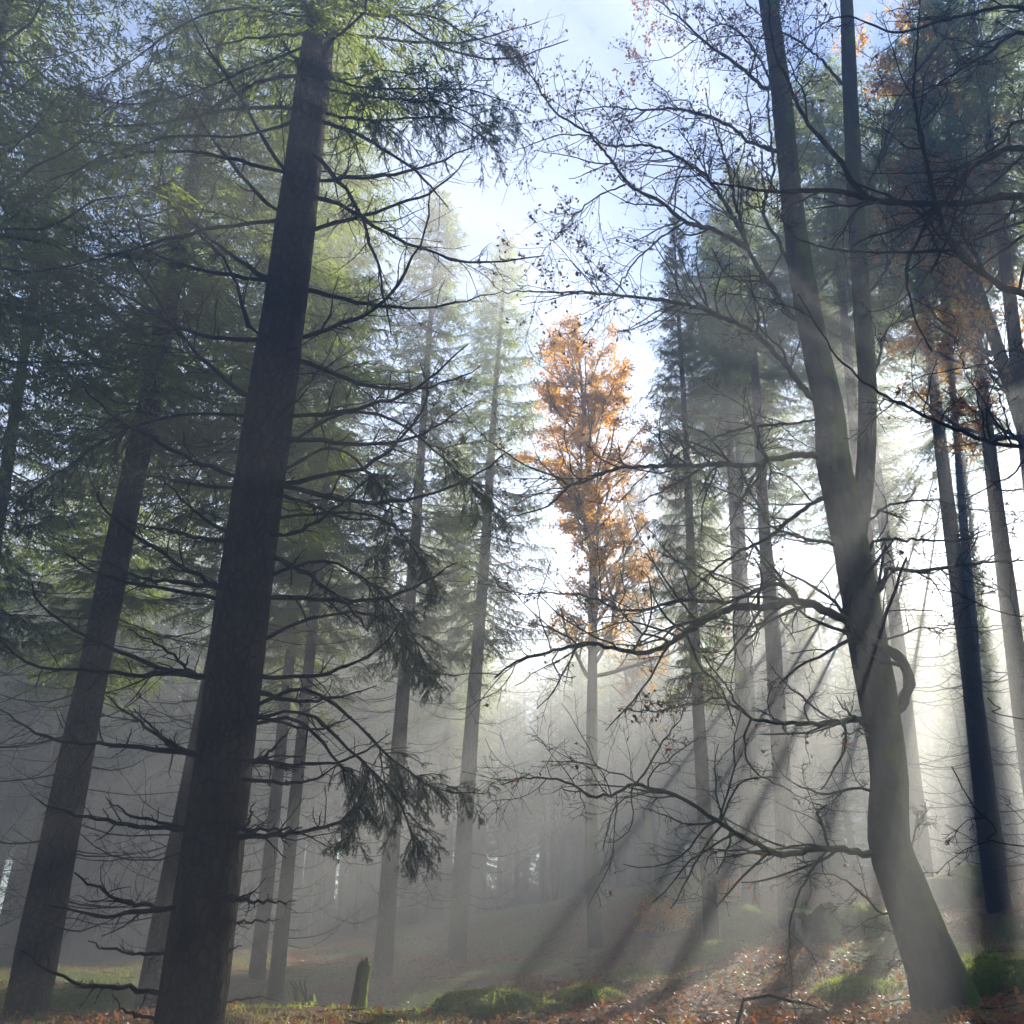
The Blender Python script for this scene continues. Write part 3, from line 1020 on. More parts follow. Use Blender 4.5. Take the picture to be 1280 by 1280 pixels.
for pts, Y0, Y1, lv in LIVE:
    Pw = px_branch(pts, Y0, Y1)
    Pw = np.concatenate([[Pw[0] * 0.35 + axis_pt(pts[0][1]) * 0.65], Pw])
    g = branch_mesh(Pw - baseM, 0.022, rng, m1=8, m2=2, live=lv, per_m=430)
    part('live_branch', g.mesh('live_branch', [M_twig, M_needle_near], False), big)
# crown high above the frame
g = Geo()
spruce_crown(g, rng, HM, 12.0, 2.6, 90, 17, 14, 0.018, True, mi=0, mtw=1)
v = np.concatenate(g.v)
g.v = [v + dM[None] * (v[:, 2:3]) - np.c_[0 * v[:, :2], v[:, 2]]]
part('crown', g.mesh('big_crown', [M_needle, M_twig], False), big)

# ------------------------------------------------------------------ the forked beech on the right
YB = 9.0
rng = np.random.default_rng(41)


def stem(pts, Y, n):
    """pts: (px, py, width px[, Y])"""
    q = [at(p[0], p[1], p[3] if len(p) > 3 else Y) for p in pts]
    r = []
    for p, w_ in zip(pts, q):
        depth = (w_[1]) * CP + (w_[2] - 1.6) * SP
        r.append(p[2] * depth / F / 2)
    r = [x * 0.93 for x in r]
    P = resample(q, n)
    # radii by nearest height order
    s = np.r_[0, np.cumsum(np.linalg.norm(np.diff(np.array(q), axis=0), axis=1))]
    u = np.linspace(0, s[-1], n)
    return P, np.interp(u, s, r)


zb = float(gz(*at(1192, 1268, YB)[:2]))
bpos = at(1192, 1268, YB)
bpos[2] = zb
beech = empty('beech_tree', bpos, 'curved mossy beech forking into two stems on the right', 'tree')
g = Geo()
P, R = stem([(1215, 1330, 100), (1190, 1270, 86), (1163, 1195, 66), (1132, 1115, 58), (1111, 1050, 54), (1110, 960, 48), (1098, 880, 50),
             (1082, 790, 50), (1067, 700, 48), (1056, 640, 48), (1042, 575, 42), (1036, 510, 36), (1012, 400, 33), (993, 280, 28),
             (977, 120, 26), (960, 0, 24), (952, -60, 20), (945, -130, 12)], YB, 90)
trunk_geo(g, P - bpos, R, 40, rng, 0.06, 0.45)
P2, R2 = stem([(1062, 690, 34), (1072, 650, 30), (1081, 600, 26), (1084, 540, 24), (1084, 470, 23), (1077, 380, 22), (1070, 260, 21), (1062, 100, 19),
               (1058, 0, 17), (1052, -110, 12)], YB, 50)
trunk_geo(g, P2 - bpos, R2, 20, rng, 0.05, 0)
part('trunk', g.mesh('beech_trunk', [M_beech]), beech)
STEMS = (P, P2)


def beech_limb(pts, Y0, Y1, r0, rng, dens=1.0, leaves=0.0, origin=None, root=None, leafmat=1, l1=(0.16, 0.42), wob=0.016, lmax=1.1):
    Pw = px_branch(pts, Y0, Y1)
    if root is not None:
        Pw = np.concatenate([[root], Pw])
    L_ = np.linalg.norm(np.diff(Pw, axis=0), axis=1).sum()
    n = max(16, int(L_ * 15))
    P = wiggle(resample(Pw, n), wob * 0.5, rng)
    R = np.maximum(r0 * np.linspace(1, 0.12, n) ** 0.9, 0.0042)
    R *= 1 + 0.08 * rng.normal(size=n)
    P = P - origin
    g = Geo()
    tubes(g, P, R, 8)
    Q1, R1 = children(P[None], R[None], max(5, int(7 * L_ * dens)), rng, l1, (35, 65), 0.7, 0.015, 9, 0.17, 0.12, 0.0035, rf=0.5, lmax=lmax, lmin=0.25)
    tubes(g, Q1, R1, 5)
    Q2, R2 = children(Q1, R1, 6, rng, (0.2, 0.55), (35, 62), 0.55, 0.0, 7, 0.18, 0.12, 0.0028, lmin=0.1, lmax=0.6)
    tubes(g, Q2, R2, 3)
    Q3, R3 = children(Q2, R2, 3, rng, (0.25, 0.6), (35, 60), 0.5, 0.0, 5, 0.16, 0.15, 0.0024, lmin=0.05, lmax=0.3)
    tubes(g, Q3, R3, 3)
    if leaves:
        tips = np.concatenate([Q3[:, -1], Q3[:, 2], Q2[:, -1]])
        sel = tips[rng.random(len(tips)) < leaves]
        d = norm(rng.normal(size=sel.shape) + np.array([0, 0, -0.5]))
        blades(g, sel, d, 0.032 + 0.03 * rng.random(len(sel)), 0.026 + 0.014 * rng.random(len(sel)), leafmat, rng, 0.5, 0.25)
    return g


BL = [
    # pts, Y tip, radius, density, leaves
    ([(1024, 570), (994, 569), (964, 575), (944, 582), (901, 580), (854, 582), (814, 582), (767, 587), (737, 599), (714, 607), (680, 634), (634, 647)], 8.2, .042, .8, .10),
    ([(714, 607), (680, 590), (644, 574), (600, 540), (570, 500)], 8.0, .013, .8, .18),
    ([(1036, 620), (1014, 630), (987, 650), (964, 670), (924, 690), (887, 717), (854, 747), (810, 770)], 9.8, .030, .9, .04),
    ([(1044, 680), (1021, 677), (987, 667), (964, 657), (951, 640), (914, 617), (870, 600)], 8.3, .024, 1, .05),
    ([(1120, 890), (1136, 862), (1130, 832), (1105, 808), (1080, 795), (1060, 777), (1034, 764), (1010, 754), (987, 752), (954, 759), (921, 759), (887, 772), (854, 794),
      (820, 812), (787, 815), (754, 807), (730, 804), (694, 814), (654, 824), (617, 847)], 7.6, .060, .8, .04),
    ([(1000, 747), (987, 737), (967, 730), (934, 744), (907, 752), (854, 750), (814, 760), (780, 764), (747, 750), (710, 742), (660, 742), (614, 740)], 8.0, .026, 1.0, .10),
    ([(1099, 737), (1107, 717), (1121, 710), (1144, 714), (1174, 710), (1221, 705), (1281, 700), (1340, 695)], 8.4, .034, .7, .03),
    ([(1084, 690), (1097, 675), (1137, 675), (1201, 675), (1234, 664), (1290, 668)], 9.3, .022, .8, .03),
    ([(1087, 650), (1101, 639), (1117, 630), (1167, 625), (1214, 637), (1281, 640)], 8.2, .018, .8, .04),
    ([(1108, 800), (1131, 792), (1151, 784), (1188, 786), (1281, 782)], 8.6, .014, .8, .03),
    ([(1100, 925), (1074, 902), (1054, 884), (1046, 869)], 8.6, .030, .8, 0),
    ([(1070, 899), (1027, 904), (987, 904), (954, 902), (934, 894), (917, 874), (905, 854), (880, 820)], 8.2, .034, .9, .06),
    ([(934, 894), (904, 874), (880, 877), (854, 881), (810, 890), (770, 885)], 8.0, .016, 1.0, .25),
    ([(1090, 1067), (1054, 1062), (1021, 1061), (994, 1067), (967, 1067), (947, 1056), (914, 1039), (887, 1019), (854, 999), (820, 987), (797, 981), (760, 994), (730, 992), (710, 979), (667, 972), (627, 981)], 7.9, .036, 1.0, .03),
    ([(1088, 987), (1054, 987), (1031, 994), (1014, 987), (987, 977), (964, 947)], 8.8, .018, .9, .02),
    ([(797, 981), (834, 921), (854, 891), (870, 840)], 8.3, .012, .9, .05),
    ([(937, 900), (930, 930), (940, 960), (980, 985), (1010, 1000), (1034, 1012)], 8.1, .013, .7, .0),
    ([(1034, 1070), (1011, 1094), (994, 1130), (987, 1167), (989, 1217), (994, 1285)], 8.3, .013, .35, .0),
    ([(1104, 1142), (1071, 1110), (1034, 1092), (1010, 1096), (984, 1110)], 8.6, .014, .6, .0),
    ([(1138, 1062), (1144, 1040), (1157, 1014), (1149, 1005)], 8.9, .012, .6, .0),
    ([(1112, 1210), (1120, 1190), (1125, 1180), (1110, 1160)], 8.8, .010, .5, .0),
    # upper limbs
    ([(991, 397), (967, 363), (944, 327), (934, 307), (921, 260), (907, 200), (897, 170), (880, 110)], 8.6, .036, .9, .30),
    ([(934, 310), (897, 290), (854, 275), (827, 253), (787, 230), (754, 187), (727, 160), (694, 140), (667, 100), (640, 60)], 8.2, .034, .9, .40),
    ([(930, 300), (890, 230), (854, 200), (811, 182), (760, 182), (737, 170), (694, 170), (640, 190)], 8.8, .030, .9, .40),
    ([(964, 187), (937, 177), (911, 157), (854, 137), (794, 137), (754, 133), (704, 143)], 8.4, .030, .9, .45),
    ([(954, 110), (921, 80), (887, 57), (854, 27), (820, 0), (780, -20)], 8.7, .032, .9, .50),
    ([(991, 337), (971, 297), (954, 263), (967, 213), (961, 150), (961, 110), (975, 40), (990, -30)], 8.3, .026, .9, .45),
    ([(1014, 497), (994, 470), (974, 447), (947, 420), (904, 397), (854, 380), (760, 368), (680, 365), (627, 365)], 8.0, .040, .8, .22),
    ([(1021, 524), (987, 530), (934, 534), (854, 564), (800, 600), (750, 660)], 8.6, .020, 1.0, .12),
    ([(1063, 120), (1010, 60), (950, 20), (900, -40)], 8.5, .026, .9, .6),
    ([(1070, 260), (1100, 200), (1120, 130), (1170, 60), (1220, 10)], 9.6, .026, .9, .35),
    ([(1078, 380), (1100, 350), (1130, 300), (1190, 240), (1250, 210)], 9.4, .022, .9, .2),
    ([(1086, 470), (1100, 450), (1110, 410), (1150, 390), (1200, 350)], 9.5, .020, .9, .10),
    ([(980, 130), (940, 60), (900, 30), (840, 70), (780, 80)], 9.6, .022, 1, .6),
    ([(854, 275), (800, 320), (760, 380), (720, 440)], 8.0, .014, .9, .3),
    ([(787, 230), (740, 250), (700, 290), (650, 350)], 8.0, .012, .9, .4),
]
def project(Q):
    v = np.asarray(Q) - EYE
    dp = v[:, 1] * CP + v[:, 2] * SP
    return np.stack([640 + F * v[:, 0] / dp, 640 - F * (v[:, 2] * CP - v[:, 1] * SP) / dp], 1)


CARRY = [(q_, project(q_), True) for q_ in STEMS]
for pts, Yt, r0, de, lv in BL:
    # every limb leaves the stem or the limb that is nearest to its first point
    best = None
    for q_, pq_, stem_ in CARRY:
        if pts[0][0] > 1040 and not stem_:
            continue
        dd_ = np.hypot(pq_[:, 0] - pts[0][0], pq_[:, 1] - pts[0][1])
        k_ = int(dd_.argmin())
        sc_ = dd_[k_] - (22 if stem_ else 0)
        if best is None or sc_ < best[0]:
            best = (sc_, q_[k_], stem_, pq_[k_])
    root = best[1]
    Y0 = root[1]
    pp_ = pts if best[2] else pts[1:]
    if best[2] and math.hypot(pts[0][0] - best[3][0], pts[0][1] - best[3][1]) < 6:
        pp_ = pts[1:]
    Pw_ = np.concatenate([[root], px_branch(pp_, Y0, Yt)])
    CARRY.append((resample(Pw_, 60), project(resample(Pw_, 60)), False))
    g = beech_limb(pp_, Y0, Yt, r0, rng, de * 1.05, lv, bpos, root)
    part('branch', g.mesh('beech_branch', [M_beech, M_brown], False), beech)

# ------------------------------------------------------------------ tree just outside the right edge, its bare boughs reach in
rng = np.random.default_rng(51)
rpos = np.array([5.9, 5.9, 0.0])
rpos[2] = float(gz(rpos[0], rpos[1]))
rt = empty('broadleaf_tree', rpos, 'bare black boughs reaching in across the upper right corner', 'tree')
g = Geo()
zz = np.r_[-0.4, 0, 0.2, 0.5, 1.0, np.arange(2, 15, 0.7)]
Pq = np.stack([0.05 * np.sin(zz), 0.05 * np.cos(zz * 0.8), zz], -1)
trunk_geo(g, Pq, 0.24 - 0.013 * np.clip(zz, 0, 99), 24, rng, 0.05, 0.4)
part('trunk', g.mesh('oak_trunk', [M_beech]), rt)
FB = [
    ([(1281, 247), (1237, 250), (1187, 255), (1121, 253), (1087, 248), (1067, 230), (1044, 193), (1007, 150), (984, 100), (967, 60), (960, -5)], 5.2, .030, .45),
    ([(1087, 248), (1034, 238), (967, 240), (921, 233), (887, 227), (862, 207)], 5.0, .017, .4),
    ([(1281, 187), (1241, 197), (1217, 207), (1201, 230), (1167, 267), (1147, 300), (1134, 333), (1136, 363), (1147, 407), (1165, 440)], 5.4, .026, .6),
    ([(1281, 152), (1254, 177), (1221, 197), (1187, 214), (1091, 217)], 5.5, .016, .6),
    ([(1281, 368), (1237, 347), (1194, 312), (1174, 267), (1161, 217), (1151, 167), (1142, 113), (1146, 60), (1150, 0)], 5.3, .024, .6),
    ([(1191, 312), (1141, 315), (1054, 313), (1007, 303), (987, 290), (971, 257), (971, 227)], 5.1, .010, .5),
    ([(1281, 559), (1247, 555), (1194, 537), (1141, 512), (1094, 487), (1054, 454), (1034, 427), (997, 367)], 5.0, .019, .5),
    ([(1281, 42), (1234, 67), (1154, 113), (1100, 120)], 5.6, .016, .8),
    ([(1281, 440), (1237, 454), (1154, 469)], 5.2, .010, .7),
    ([(1281, 10), (1200, 20), (1120, 40), (1050, 20), (990, 60)], 5.6, .016, .9),
    ([(1285, 1058), (1245, 1035), (1212, 1000), (1190, 958)], 5.5, .011, .2),
    ([(1285, 900), (1250, 885), (1235, 872)], 5.5, .010, .3),
    ([(1281, 770), (1230, 757), (1190, 740), (1160, 735)], 5.6, .009, .6),
]
for pts, Yt, r0, de in FB:
    root = rpos + np.array([0, 0, max(1.0, at(*pts[0], 5.7)[2] - 0.3 - rpos[2])]) if pts[0][0] > 1200 else None
    Y0 = 5.7 if root is not None else 5.45
    g = beech_limb(pts, Y0, Yt, r0 * 1.45, rng, de, 0.02, rpos, root, l1=(0.12, 0.34), wob=0.008, lmax=0.8)
    part('branch', g.mesh('oak_branch', [M_twig, M_brown], False), rt)


# ------------------------------------------------------------------ broad-leaved trees in autumn colour
def autumn_tree(label, pos, H, spread, seed, leaf_n, mats, z0=0.3, leaf=0.075, drop=0.0, name='beech_tree', nl=44, rf=0.45):
    rng = np.random.default_rng(seed)
    pos = np.array([pos[0], pos[1], float(gz(pos[0], pos[1]))])
    o = empty(name, pos, label, 'tree')
    zz = np.r_[-0.4, 0, 0.3, np.linspace(0.8, H * 0.93, 16)]
    P = np.stack([0.15 * np.sin(zz * 0.35 + seed), 0.15 * np.cos(zz * 0.3 + seed), zz], -1)
    R = 0.016 * H * 0.6 * (1 - np.clip(zz, 0, H) / H) ** 0.8 + 0.01
    g = Geo()
    trunk_geo(g, P, R, 14, rng, 0.05, 0.3)
    Q1, R1 = children(P[None], R[None], nl, rng, (spread * 0.8, spread * 1.3), (40, 65), 0.35, 0.06, 9, 0.12, z0, 0.01, rf=rf)
    tubes(g, Q1, R1, 6)
    Q2, R2 = children(Q1, R1, 8, rng, (0.25, 0.55), (35, 60), 0.6, 0.02, 7, 0.15, 0.15, 0.006)
    tubes(g, Q2, R2, 4)
    Q3, R3 = children(Q2, R2, 6, rng, (0.25, 0.55), (35, 60), 0.6, 0.0, 5, 0.15, 0.15, 0.004)
    tubes(g, Q3, R3, 3)
    part('trunk', g.mesh('autumn_trunk', [M_beech]), o)
    g = Geo()
    keep = rng.random(len(Q3)) > drop
    S = Q3[keep]
    bi = rng.integers(0, len(S), leaf_n)
    ti = rng.integers(1, 5, leaf_n)
    p = S[bi, ti] + rng.normal(size=(leaf_n, 3)) * 0.06
    d = norm(rng.normal(size=p.shape) + np.array([0, 0, -0.5]))
    blades(g, p, d, leaf * (0.7 + 0.6 * rng.random(leaf_n)), leaf * 0.62, 0, rng, 0.5, 0.2)
    part('crown', g.mesh('autumn_crown', mats, False), o)
    return o


p_ = at(742, 900, 20)
autumn_tree('glowing orange autumn beech standing in the sky gap', (p_[0], 20), 16.2, 0.17, 61, 36000, [M_orange], 0.45, 0.072, 0.3, nl=66)
p_ = at(800, 900, 30)
autumn_tree('thin reddish autumn tree right of the glowing orange one', (p_[0], 30), 17.0, 0.13, 62, 9000, [M_orange], 0.35, 0.09, 0.3)
p_ = at(1232, 600, 12)
autumn_tree('orange leaved beech top in the upper right corner', (8.6, 12.5), 18.0, 0.14, 63, 14000, [M_orange], 0.5, 0.08, 0.3, rf=0.3)


# ------------------------------------------------------------------ forest floor: stumps, boulders, bushes, litter
def stump(label, px, py, Y, h, r, seed, lean=(0, 0), moss=True, jag=0.12, name='tree_stump', pale=False):
    rng = np.random.default_rng(seed)
    p = at(px, py, Y)
    p[2] = float(gz(p[0], p[1]))
    o = empty(name, p, label, 'stump', 'old stumps on the forest floor')
    n, k = 14, 28
    zz = np.r_[-0.2, np.linspace(0, h, n - 1)]
    aa = np.arange(k) * 2 * math.pi / k
    ph = rng.random(4) * 6.28
    rr = r * (1 + 0.10 * np.sin(3 * aa + ph[0]) + 0.07 * np.sin(5 * aa + ph[1]))[None] * (1 + 0.7 * np.exp(-np.clip(zz, 0, 9) / (0.25 * h))[:, None] * (0.5 + 0.5 * np.cos(4 * aa + ph[2])[None]))
    rr = rr * (1 + 0.04 * rng.normal(size=(n, k)) + 0.07 * rng.normal(size=(1, k)))
    top = h * (1 + jag * (np.sin(2 * aa + ph[3]) * 0.6 + 0.5 * rng.normal(size=k)))
    Z = zz[:, None] * (1 + np.clip(zz / h, 0, 1)[:, None] ** 3 * (top / h - 1)[None])
    X = rr * np.cos(aa)[None] + lean[0] * np.clip(Z, 0, 9)
    Yv = rr * np.sin(aa)[None] + lean[1] * np.clip(Z, 0, 9)
    v = np.stack([X, Yv, Z], -1).reshape(-1, 3)
    i = np.arange(n - 1)[:, None] * k
    j = np.arange(k)[None]
    j2 = (j + 1) % k
    f = np.concatenate([np.stack([i + j, i + j2, i + j2 + k], -1).reshape(-1, 3), np.stack([i + j, i + j2 + k, i + j + k], -1).reshape(-1, 3)])
    g = Geo()
    g.add(v, f)
    body = part('wood', g.mesh('stump_wood', [M_stump]), o)
    # top face, hollow in the middle, grown over with moss
    g = Geo()
    ring = v.reshape(n, k, 3)[-1]
    c = ring.mean(0) - np.array([0, 0, 0.02])
    mid = (ring + c) / 2 + np.c_[0 * ring[:, :2], 0.02 + 0.03 * rng.random(k)]
    j = np.arange(k)
    j2 = (j + 1) % k
    vv = np.concatenate([ring + np.array([0, 0, 0.004]), mid, [c]])
    g.add(vv, np.concatenate([np.c_[j, j2, j2 + k], np.c_[j, j2 + k, j + k], np.c_[j + k, j2 + k, np.full(k, 2 * k)]]))
    part('moss_cap', g.mesh('stump_top', [M_moss if moss else M_wood]), o)
    return o, p


stump('small upright cut stump at the front, standing alone on the crest', 445, 1268, 11.5, 0.52, 0.080, 71, (0.10, 0.03), True, 0.13)
o_, p_ = stump('broken mossy stump with a fork of dead roots, left of the upright cut stump', 392, 1256, 12.5, 0.30, 0.14, 72, (-0.35, 0), True, 0.35)
g = Geo()
r_ = np.random.default_rng(73)
for a_ in (-0.5, -0.2, 0.1, 0.4):
    Pq = resample(np.array([[-0.08, 0, 0.24], [-0.16 + a_ * .1, 0.02, 0.36], [-0.24 + a_ * 0.22, 0.05, 0.52]]), 6)
    tubes(g, wiggle(Pq, 0.01, r_), np.linspace(0.022, 0.006, 6), 5)
part('root_fork', g.mesh('root_fork', [M_twig]), o_)
o_, p_ = stump('low mossy stump with a pale bare scar on the slope left of the beech', 1022, 1172, 14.5, 0.42, 0.34, 74, (0, 0), True, 0.25)
g = Geo()
g.add([(-0.36, -0.18, 0.02), (-0.30, -0.25, 0.0), (-0.30, -0.25, 0.3), (-0.355, -0.16, 0.34), (-0.42, -0.22, -0.02)], [(0, 1, 2), (0, 2, 3), (4, 0, 3)])
part('bare_scar', g.mesh('bare_scar', [M_pale], False), o_)
stump('square hazy stump in the bright light right of the beech', 1186, 1146, 16.5, 0.50, 0.30, 75, (0, 0), True, 0.04)


def boulder(label, px, py, Y, sx, sy, sz, seed):
    rng = np.random.default_rng(seed)
    p = at(px, py, Y)
    p[2] = float(gz(p[0], p[1])) - 0.05
    o = empty('mossy_boulder', p, label, 'boulder', 'mossy boulders on the forest floor')
    n, k = 18, 36
    th = np.linspace(0.02, math.pi / 2 + 0.25, n)[:, None]
    ph = (np.arange(k) * 2 * math.pi / k)[None]
    q = rng.random(6) * 6.28
    r = 1 + 0.14 * np.sin(2 * ph + q[0]) * np.sin(th) + 0.10 * np.sin(3 * ph + 2 * th + q[1]) + 0.07 * np.sin(5 * ph - 3 * th + q[2]) + 0.025 * rng.normal(size=(n, k))
    v = np.stack([sx * r * np.sin(th) * np.cos(ph), sy * r * np.sin(th) * np.sin(ph), sz * r * np.cos(th) * np.ones_like(ph)], -1)
    i = np.arange(n - 1)[:, None] * k
    j = np.arange(k)[None]
    j2 = (j + 1) % k
    f = np.concatenate([np.stack([i + j, i + k + j, i + k + j2], -1).reshape(-1, 3), np.stack([i + j, i + k + j2, i + j2], -1).reshape(-1, 3)])
    g = Geo()
    vv = v.reshape(-1, 3)
    g.add(vv, f)
    part('stone', g.mesh('boulder', [M_moss]), o)
    g = Geo()
    m_ = 3500
    s_ = vv[rng.integers(0, len(vv), m_)] + rng.normal(size=(m_, 3)) * 0.03 * sz
    blades(g, s_, norm(s_ / np.array([sx, sy, sz]) + rng.normal(size=(m_, 3)) * 0.5), 0.03 + 0.03 * rng.random(m_), 0.008, 0, rng)
    part('moss_fringe', g.mesh('moss_fringe', [M_grass], False), o)


boulder('mossy boulder at the lower right corner beside the beech foot', 1256, 1250, 9.6, 0.55, 0.45, 0.34, 81)
boulder('mossy mound behind the leaning spruce at the lower left', 105, 1275, 13.0, 0.70, 0.5, 0.42, 82)
boulder('bright green moss hummock beside the broken stump', 372, 1262, 11.9, 0.20, 0.2, 0.16, 83)
boulder('mossy hummock high on the slope behind the slender spruce', 935, 1150, 18.5, 0.75, 0.6, 0.40, 84)
boulder('mossy rock far up the slope in the light at the right', 1222, 1125, 17.5, 0.75, 0.6, 0.45, 85)
boulder('low mossy hummock on the slope just left of the beech trunk', 1080, 1165, 14.8, 0.5, 0.4, 0.32, 86)


boulder('long sunlit yellow green moss hummock at the bottom centre', 618, 1268, 11.6, 0.85, 0.5, 0.20, 87)
boulder('small moss hummock right of the long sunlit one', 735, 1262, 12.0, 0.40, 0.3, 0.15, 88)
boulder('low mossy hummock on the open slope below the orange bush', 800, 1195, 15.5, 0.6, 0.5, 0.22, 89)
boulder('dark mossy hummock at the foot of the slender spruce', 915, 1212, 15.2, 0.55, 0.4, 0.24, 90)
boulder('moss hummock half covered with leaves beside the arched dead branch', 1075, 1238, 10.8, 0.45, 0.35, 0.16, 94)


def bush(label, px, py, Y, h, n, seed, m):
    rng = np.random.default_rng(seed)
    p = at(px, py, Y)
    p[2] = float(gz(p[0], p[1]))
    o = empty('leafy_bush', p, label, 'bush', 'low bushes on the slope')
    k = 26
    az, til = rng.random(k) * 6.28, 0.2 + 0.9 * rng.random(k)
    s = np.linspace(0, 1, 8)[None, :, None]
    d = np.stack([np.cos(az) * np.sin(til), np.sin(az) * np.sin(til), np.cos(til)], -1)[:, None]
    P = d * s * h * (0.7 + 0.5 * rng.random((k, 1, 1))) + np.array([0, 0, -0.25 * h]) * s ** 2 + rng.normal(size=(k, 8, 3)) * 0.02 * s
    R = np.broadcast_to(np.linspace(0.008, 0.003, 8), (k, 8))
    g = Geo()
    tubes(g, P, R, 4)
    Q, QR = children(P, R, 7, rng, (0.2, 0.5), (35, 65), 0.6, 0, 5, rmin=0.003)
    tubes(g, Q, QR, 3)
    part('stems', g.mesh('bush_stems', [M_twig]), o)
    g = Geo()
    bi, ti = rng.integers(0, len(Q), n), rng.integers(1, 5, n)
    pp = Q[bi, ti] + rng.normal(size=(n, 3)) * 0.03
    blades(g, pp, norm(rng.normal(size=pp.shape)), 0.05 + 0.03 * rng.random(n), 0.035, 0, rng, 0.5, 0.2)
    part('leaves', g.mesh('bush_leaves', [m], False), o)


bush('rusty orange bush on the crest left of the slender spruce', 826, 1135, 20, 0.85, 2600, 91, M_orange)
bush('yellowing bush on the crest behind the slender spruce', 858, 1130, 21.0, 0.9, 2200, 92, M_grass)
bush('faded yellow bush on the crest right of the slender spruce', 920, 1130, 21, 0.8, 2200, 93, M_orange)

# fallen sticks
rng = np.random.default_rng(95)


def stick(label, pts, Y0, Y1, r, m1=4):
    Pw = px_branch(pts, Y0, Y1)
    o_ = Pw.mean(0)
    g = branch_mesh(Pw - o_, r, rng, m1=m1, m2=2, n=16, wob=0.012)
    o = bpy.data.objects.new('fallen_branch', g.mesh('fallen_branch', [M_twig, M_needle]))
    o.location = o_
    COL.objects.link(o)
    tag(o, label, 'branch', 'fallen branches on the ground')


stick('arched dead branch springing from the litter left of the beech foot', [(905, 1310), (922, 1278), (940, 1247), (987, 1250), (1017, 1257), (1054, 1280), (1075, 1305)], 8.4, 8.9, .016, 5)
stick('thin dead stick lying right of the big spruce foot', [(278, 1252), (310, 1248), (345, 1250), (362, 1262)], 10.6, 11.0, .012, 5)

# broken twigs strewn over the floor
rng = np.random.default_rng(97)
tx = rng.uniform(-8, 9, 700)
ty = 7 + 15 * rng.random(700) ** 1.3
ta, tl = rng.random(700) * 6.28, 0.12 + 0.5 * rng.random(700) ** 2
u5 = np.linspace(-0.5, 0.5, 5)
bx = tx[:, None] + np.cos(ta)[:, None] * tl[:, None] * u5 + rng.normal(size=(700, 5)) * 0.012
by = ty[:, None] + np.sin(ta)[:, None] * tl[:, None] * u5 + rng.normal(size=(700, 5)) * 0.012
bz = gz(bx, by) + 0.018 + 0.03 * rng.random((700, 1))
g = Geo()
tubes(g, np.stack([bx, by, bz], -1), np.broadcast_to(np.linspace(0.008, 0.004, 5), (700, 5)), 4)
o = bpy.data.objects.new('twig_litter', g.mesh('twig_litter', [M_twig]))
COL.objects.link(o)
tag(o, 'broken dead twigs strewn over the leaves', 'twigs', kind='stuff')

# leaf litter and grass
def scatter(n, rng, ymin=6.5, ymax=27, power=1.7):
    u = rng.random(n)
    y = ymin + (ymax - ymin) * u ** power
    x = (rng.random(n) * 2 - 1) * (y * 0.78 + 1.0)
    return x, y


rng = np.random.default_rng(96)
x, y = scatter(110000, rng)
# fewer leaves where moss wins
keep = rng.random(len(x)) < np.clip(0.58 + 3.2 * fbm(x * 0.5 + 9, y * 0.5, 4) + 0.05 * x, 0.05, 1)
x, y = x[keep], y[keep]
n = len(x)
p = np.stack([x, y, gz(x, y) + 0.012 + 0.02 * rng.random(n)], -1)
d = norm(np.c_[rng.normal(size=(n, 2)), 0.45 * rng.normal(size=n)])
g = Geo()
sz = 0.045 + 0.035 * rng.random(n)
nrm = norm(np.c_[0.55 * rng.normal(size=(n, 2)), np.ones(n)])
sd = norm(np.cross(d, nrm))
m_ = p + d * (sz * 0.5)[:, None]
curl = (0.25 * rng.normal(size=n) * sz)[:, None] * nrm
v = np.stack([p, m_ + sd * (sz * 0.33)[:, None] + curl, p + d * sz[:, None] + curl * 0.6, m_ - sd * (sz * 0.33)[:, None] + curl], 1)
oo = np.arange(n)[:, None] * 4
g.add(v, np.concatenate([oo + np.array([[0, 1, 2]]), oo + np.array([[0, 2, 3]])]))
o = bpy.data.objects.new('leaf_litter', g.mesh('leaf_litter', [M_litter], False))
COL.objects.link(o)
tag(o, 'reddish brown fallen beech leaves covering the forest floor', 'fallen leaves', kind='stuff')

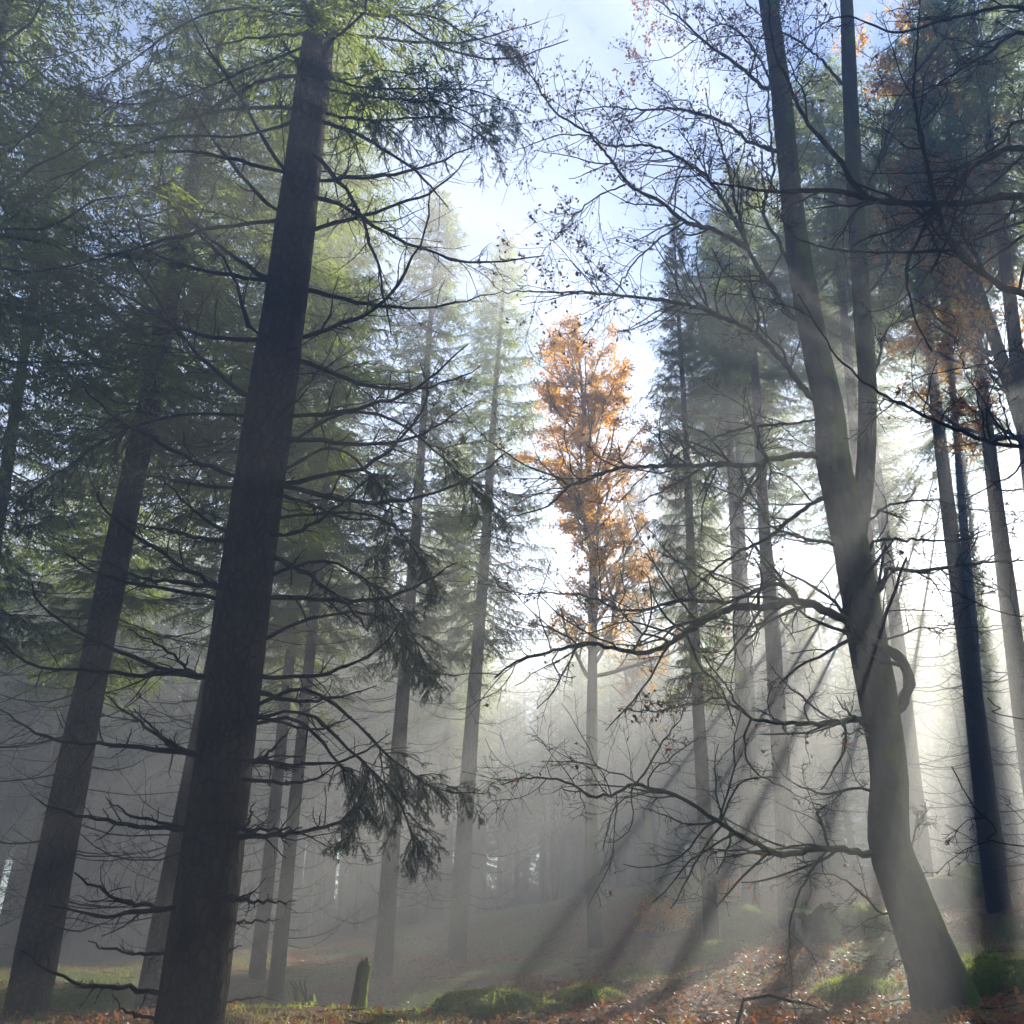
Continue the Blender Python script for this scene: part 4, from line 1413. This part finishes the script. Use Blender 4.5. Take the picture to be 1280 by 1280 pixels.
x, y = scatter(130000, rng, 8, 26, 1.5)
keep = rng.random(len(x)) < np.clip(0.42 - 3.2 * fbm(x * 0.5 + 9, y * 0.5, 4) - 0.05 * x, 0.03, 1)
x, y = x[keep], y[keep]
n = len(x)
p = np.stack([x, y, gz(x, y) - 0.005], -1)
d = norm(np.c_[0.55 * rng.normal(size=(n, 2)), np.ones(n)])
g = Geo()
blades(g, p, d, 0.03 + 0.07 * rng.random(n) ** 1.5, 0.008, 0, rng, 0.35, 0.3)
o = bpy.data.objects.new('grass', g.mesh('grass', [M_grass], False))
COL.objects.link(o)
tag(o, 'short yellow green grass and moss on the forest floor', 'grass', kind='stuff')

# ------------------------------------------------------------------ haze
bpy.context.view_layer.update()
TOP = max((ob.matrix_world @ Vector(c))[2] for ob in C.objects if ob.type == 'MESH' for c in ob.bound_box) + 0.3
open('/tmp/top.txt', 'w').write(str(TOP))
hm = bpy.data.materials.new('haze')
hm.use_nodes = True
nt = hm.node_tree
nt.nodes.clear()
ho = nt.nodes.new('ShaderNodeOutputMaterial')
pv = nt.nodes.new('ShaderNodeVolumePrincipled')
pv.inputs['Color'].default_value = (0.93, 0.94, 0.93, 1)
pv.inputs['Density'].default_value = 0.022
pv.inputs['Anisotropy'].default_value = 0.40
nt.links.new(pv.outputs[0], ho.inputs['Volume'])
zmax = -9
for ob in C.objects:
    if ob.type == 'MESH':
        pass
g = Geo()
lo, hi = np.array([-98.0, -64.0, GMIN - 1.0]), np.array([98.0, 94.0, TOP])
v = np.array([[x, y, z] for x in (lo[0], hi[0]) for y in (lo[1], hi[1]) for z in (lo[2], hi[2])])
f = [(0, 1, 3), (0, 3, 2), (4, 6, 7), (4, 7, 5), (0, 4, 5), (0, 5, 1), (2, 3, 7), (2, 7, 6), (0, 2, 6), (0, 6, 4), (1, 5, 7), (1, 7, 3)]
g.add(v, f)
o = bpy.data.objects.new('haze', g.mesh('haze', [hm], False))
o['kind'] = 'stuff'
o['label'] = 'pale morning mist filling the whole wood'
o['category'] = 'mist'
COL.objects.link(o)
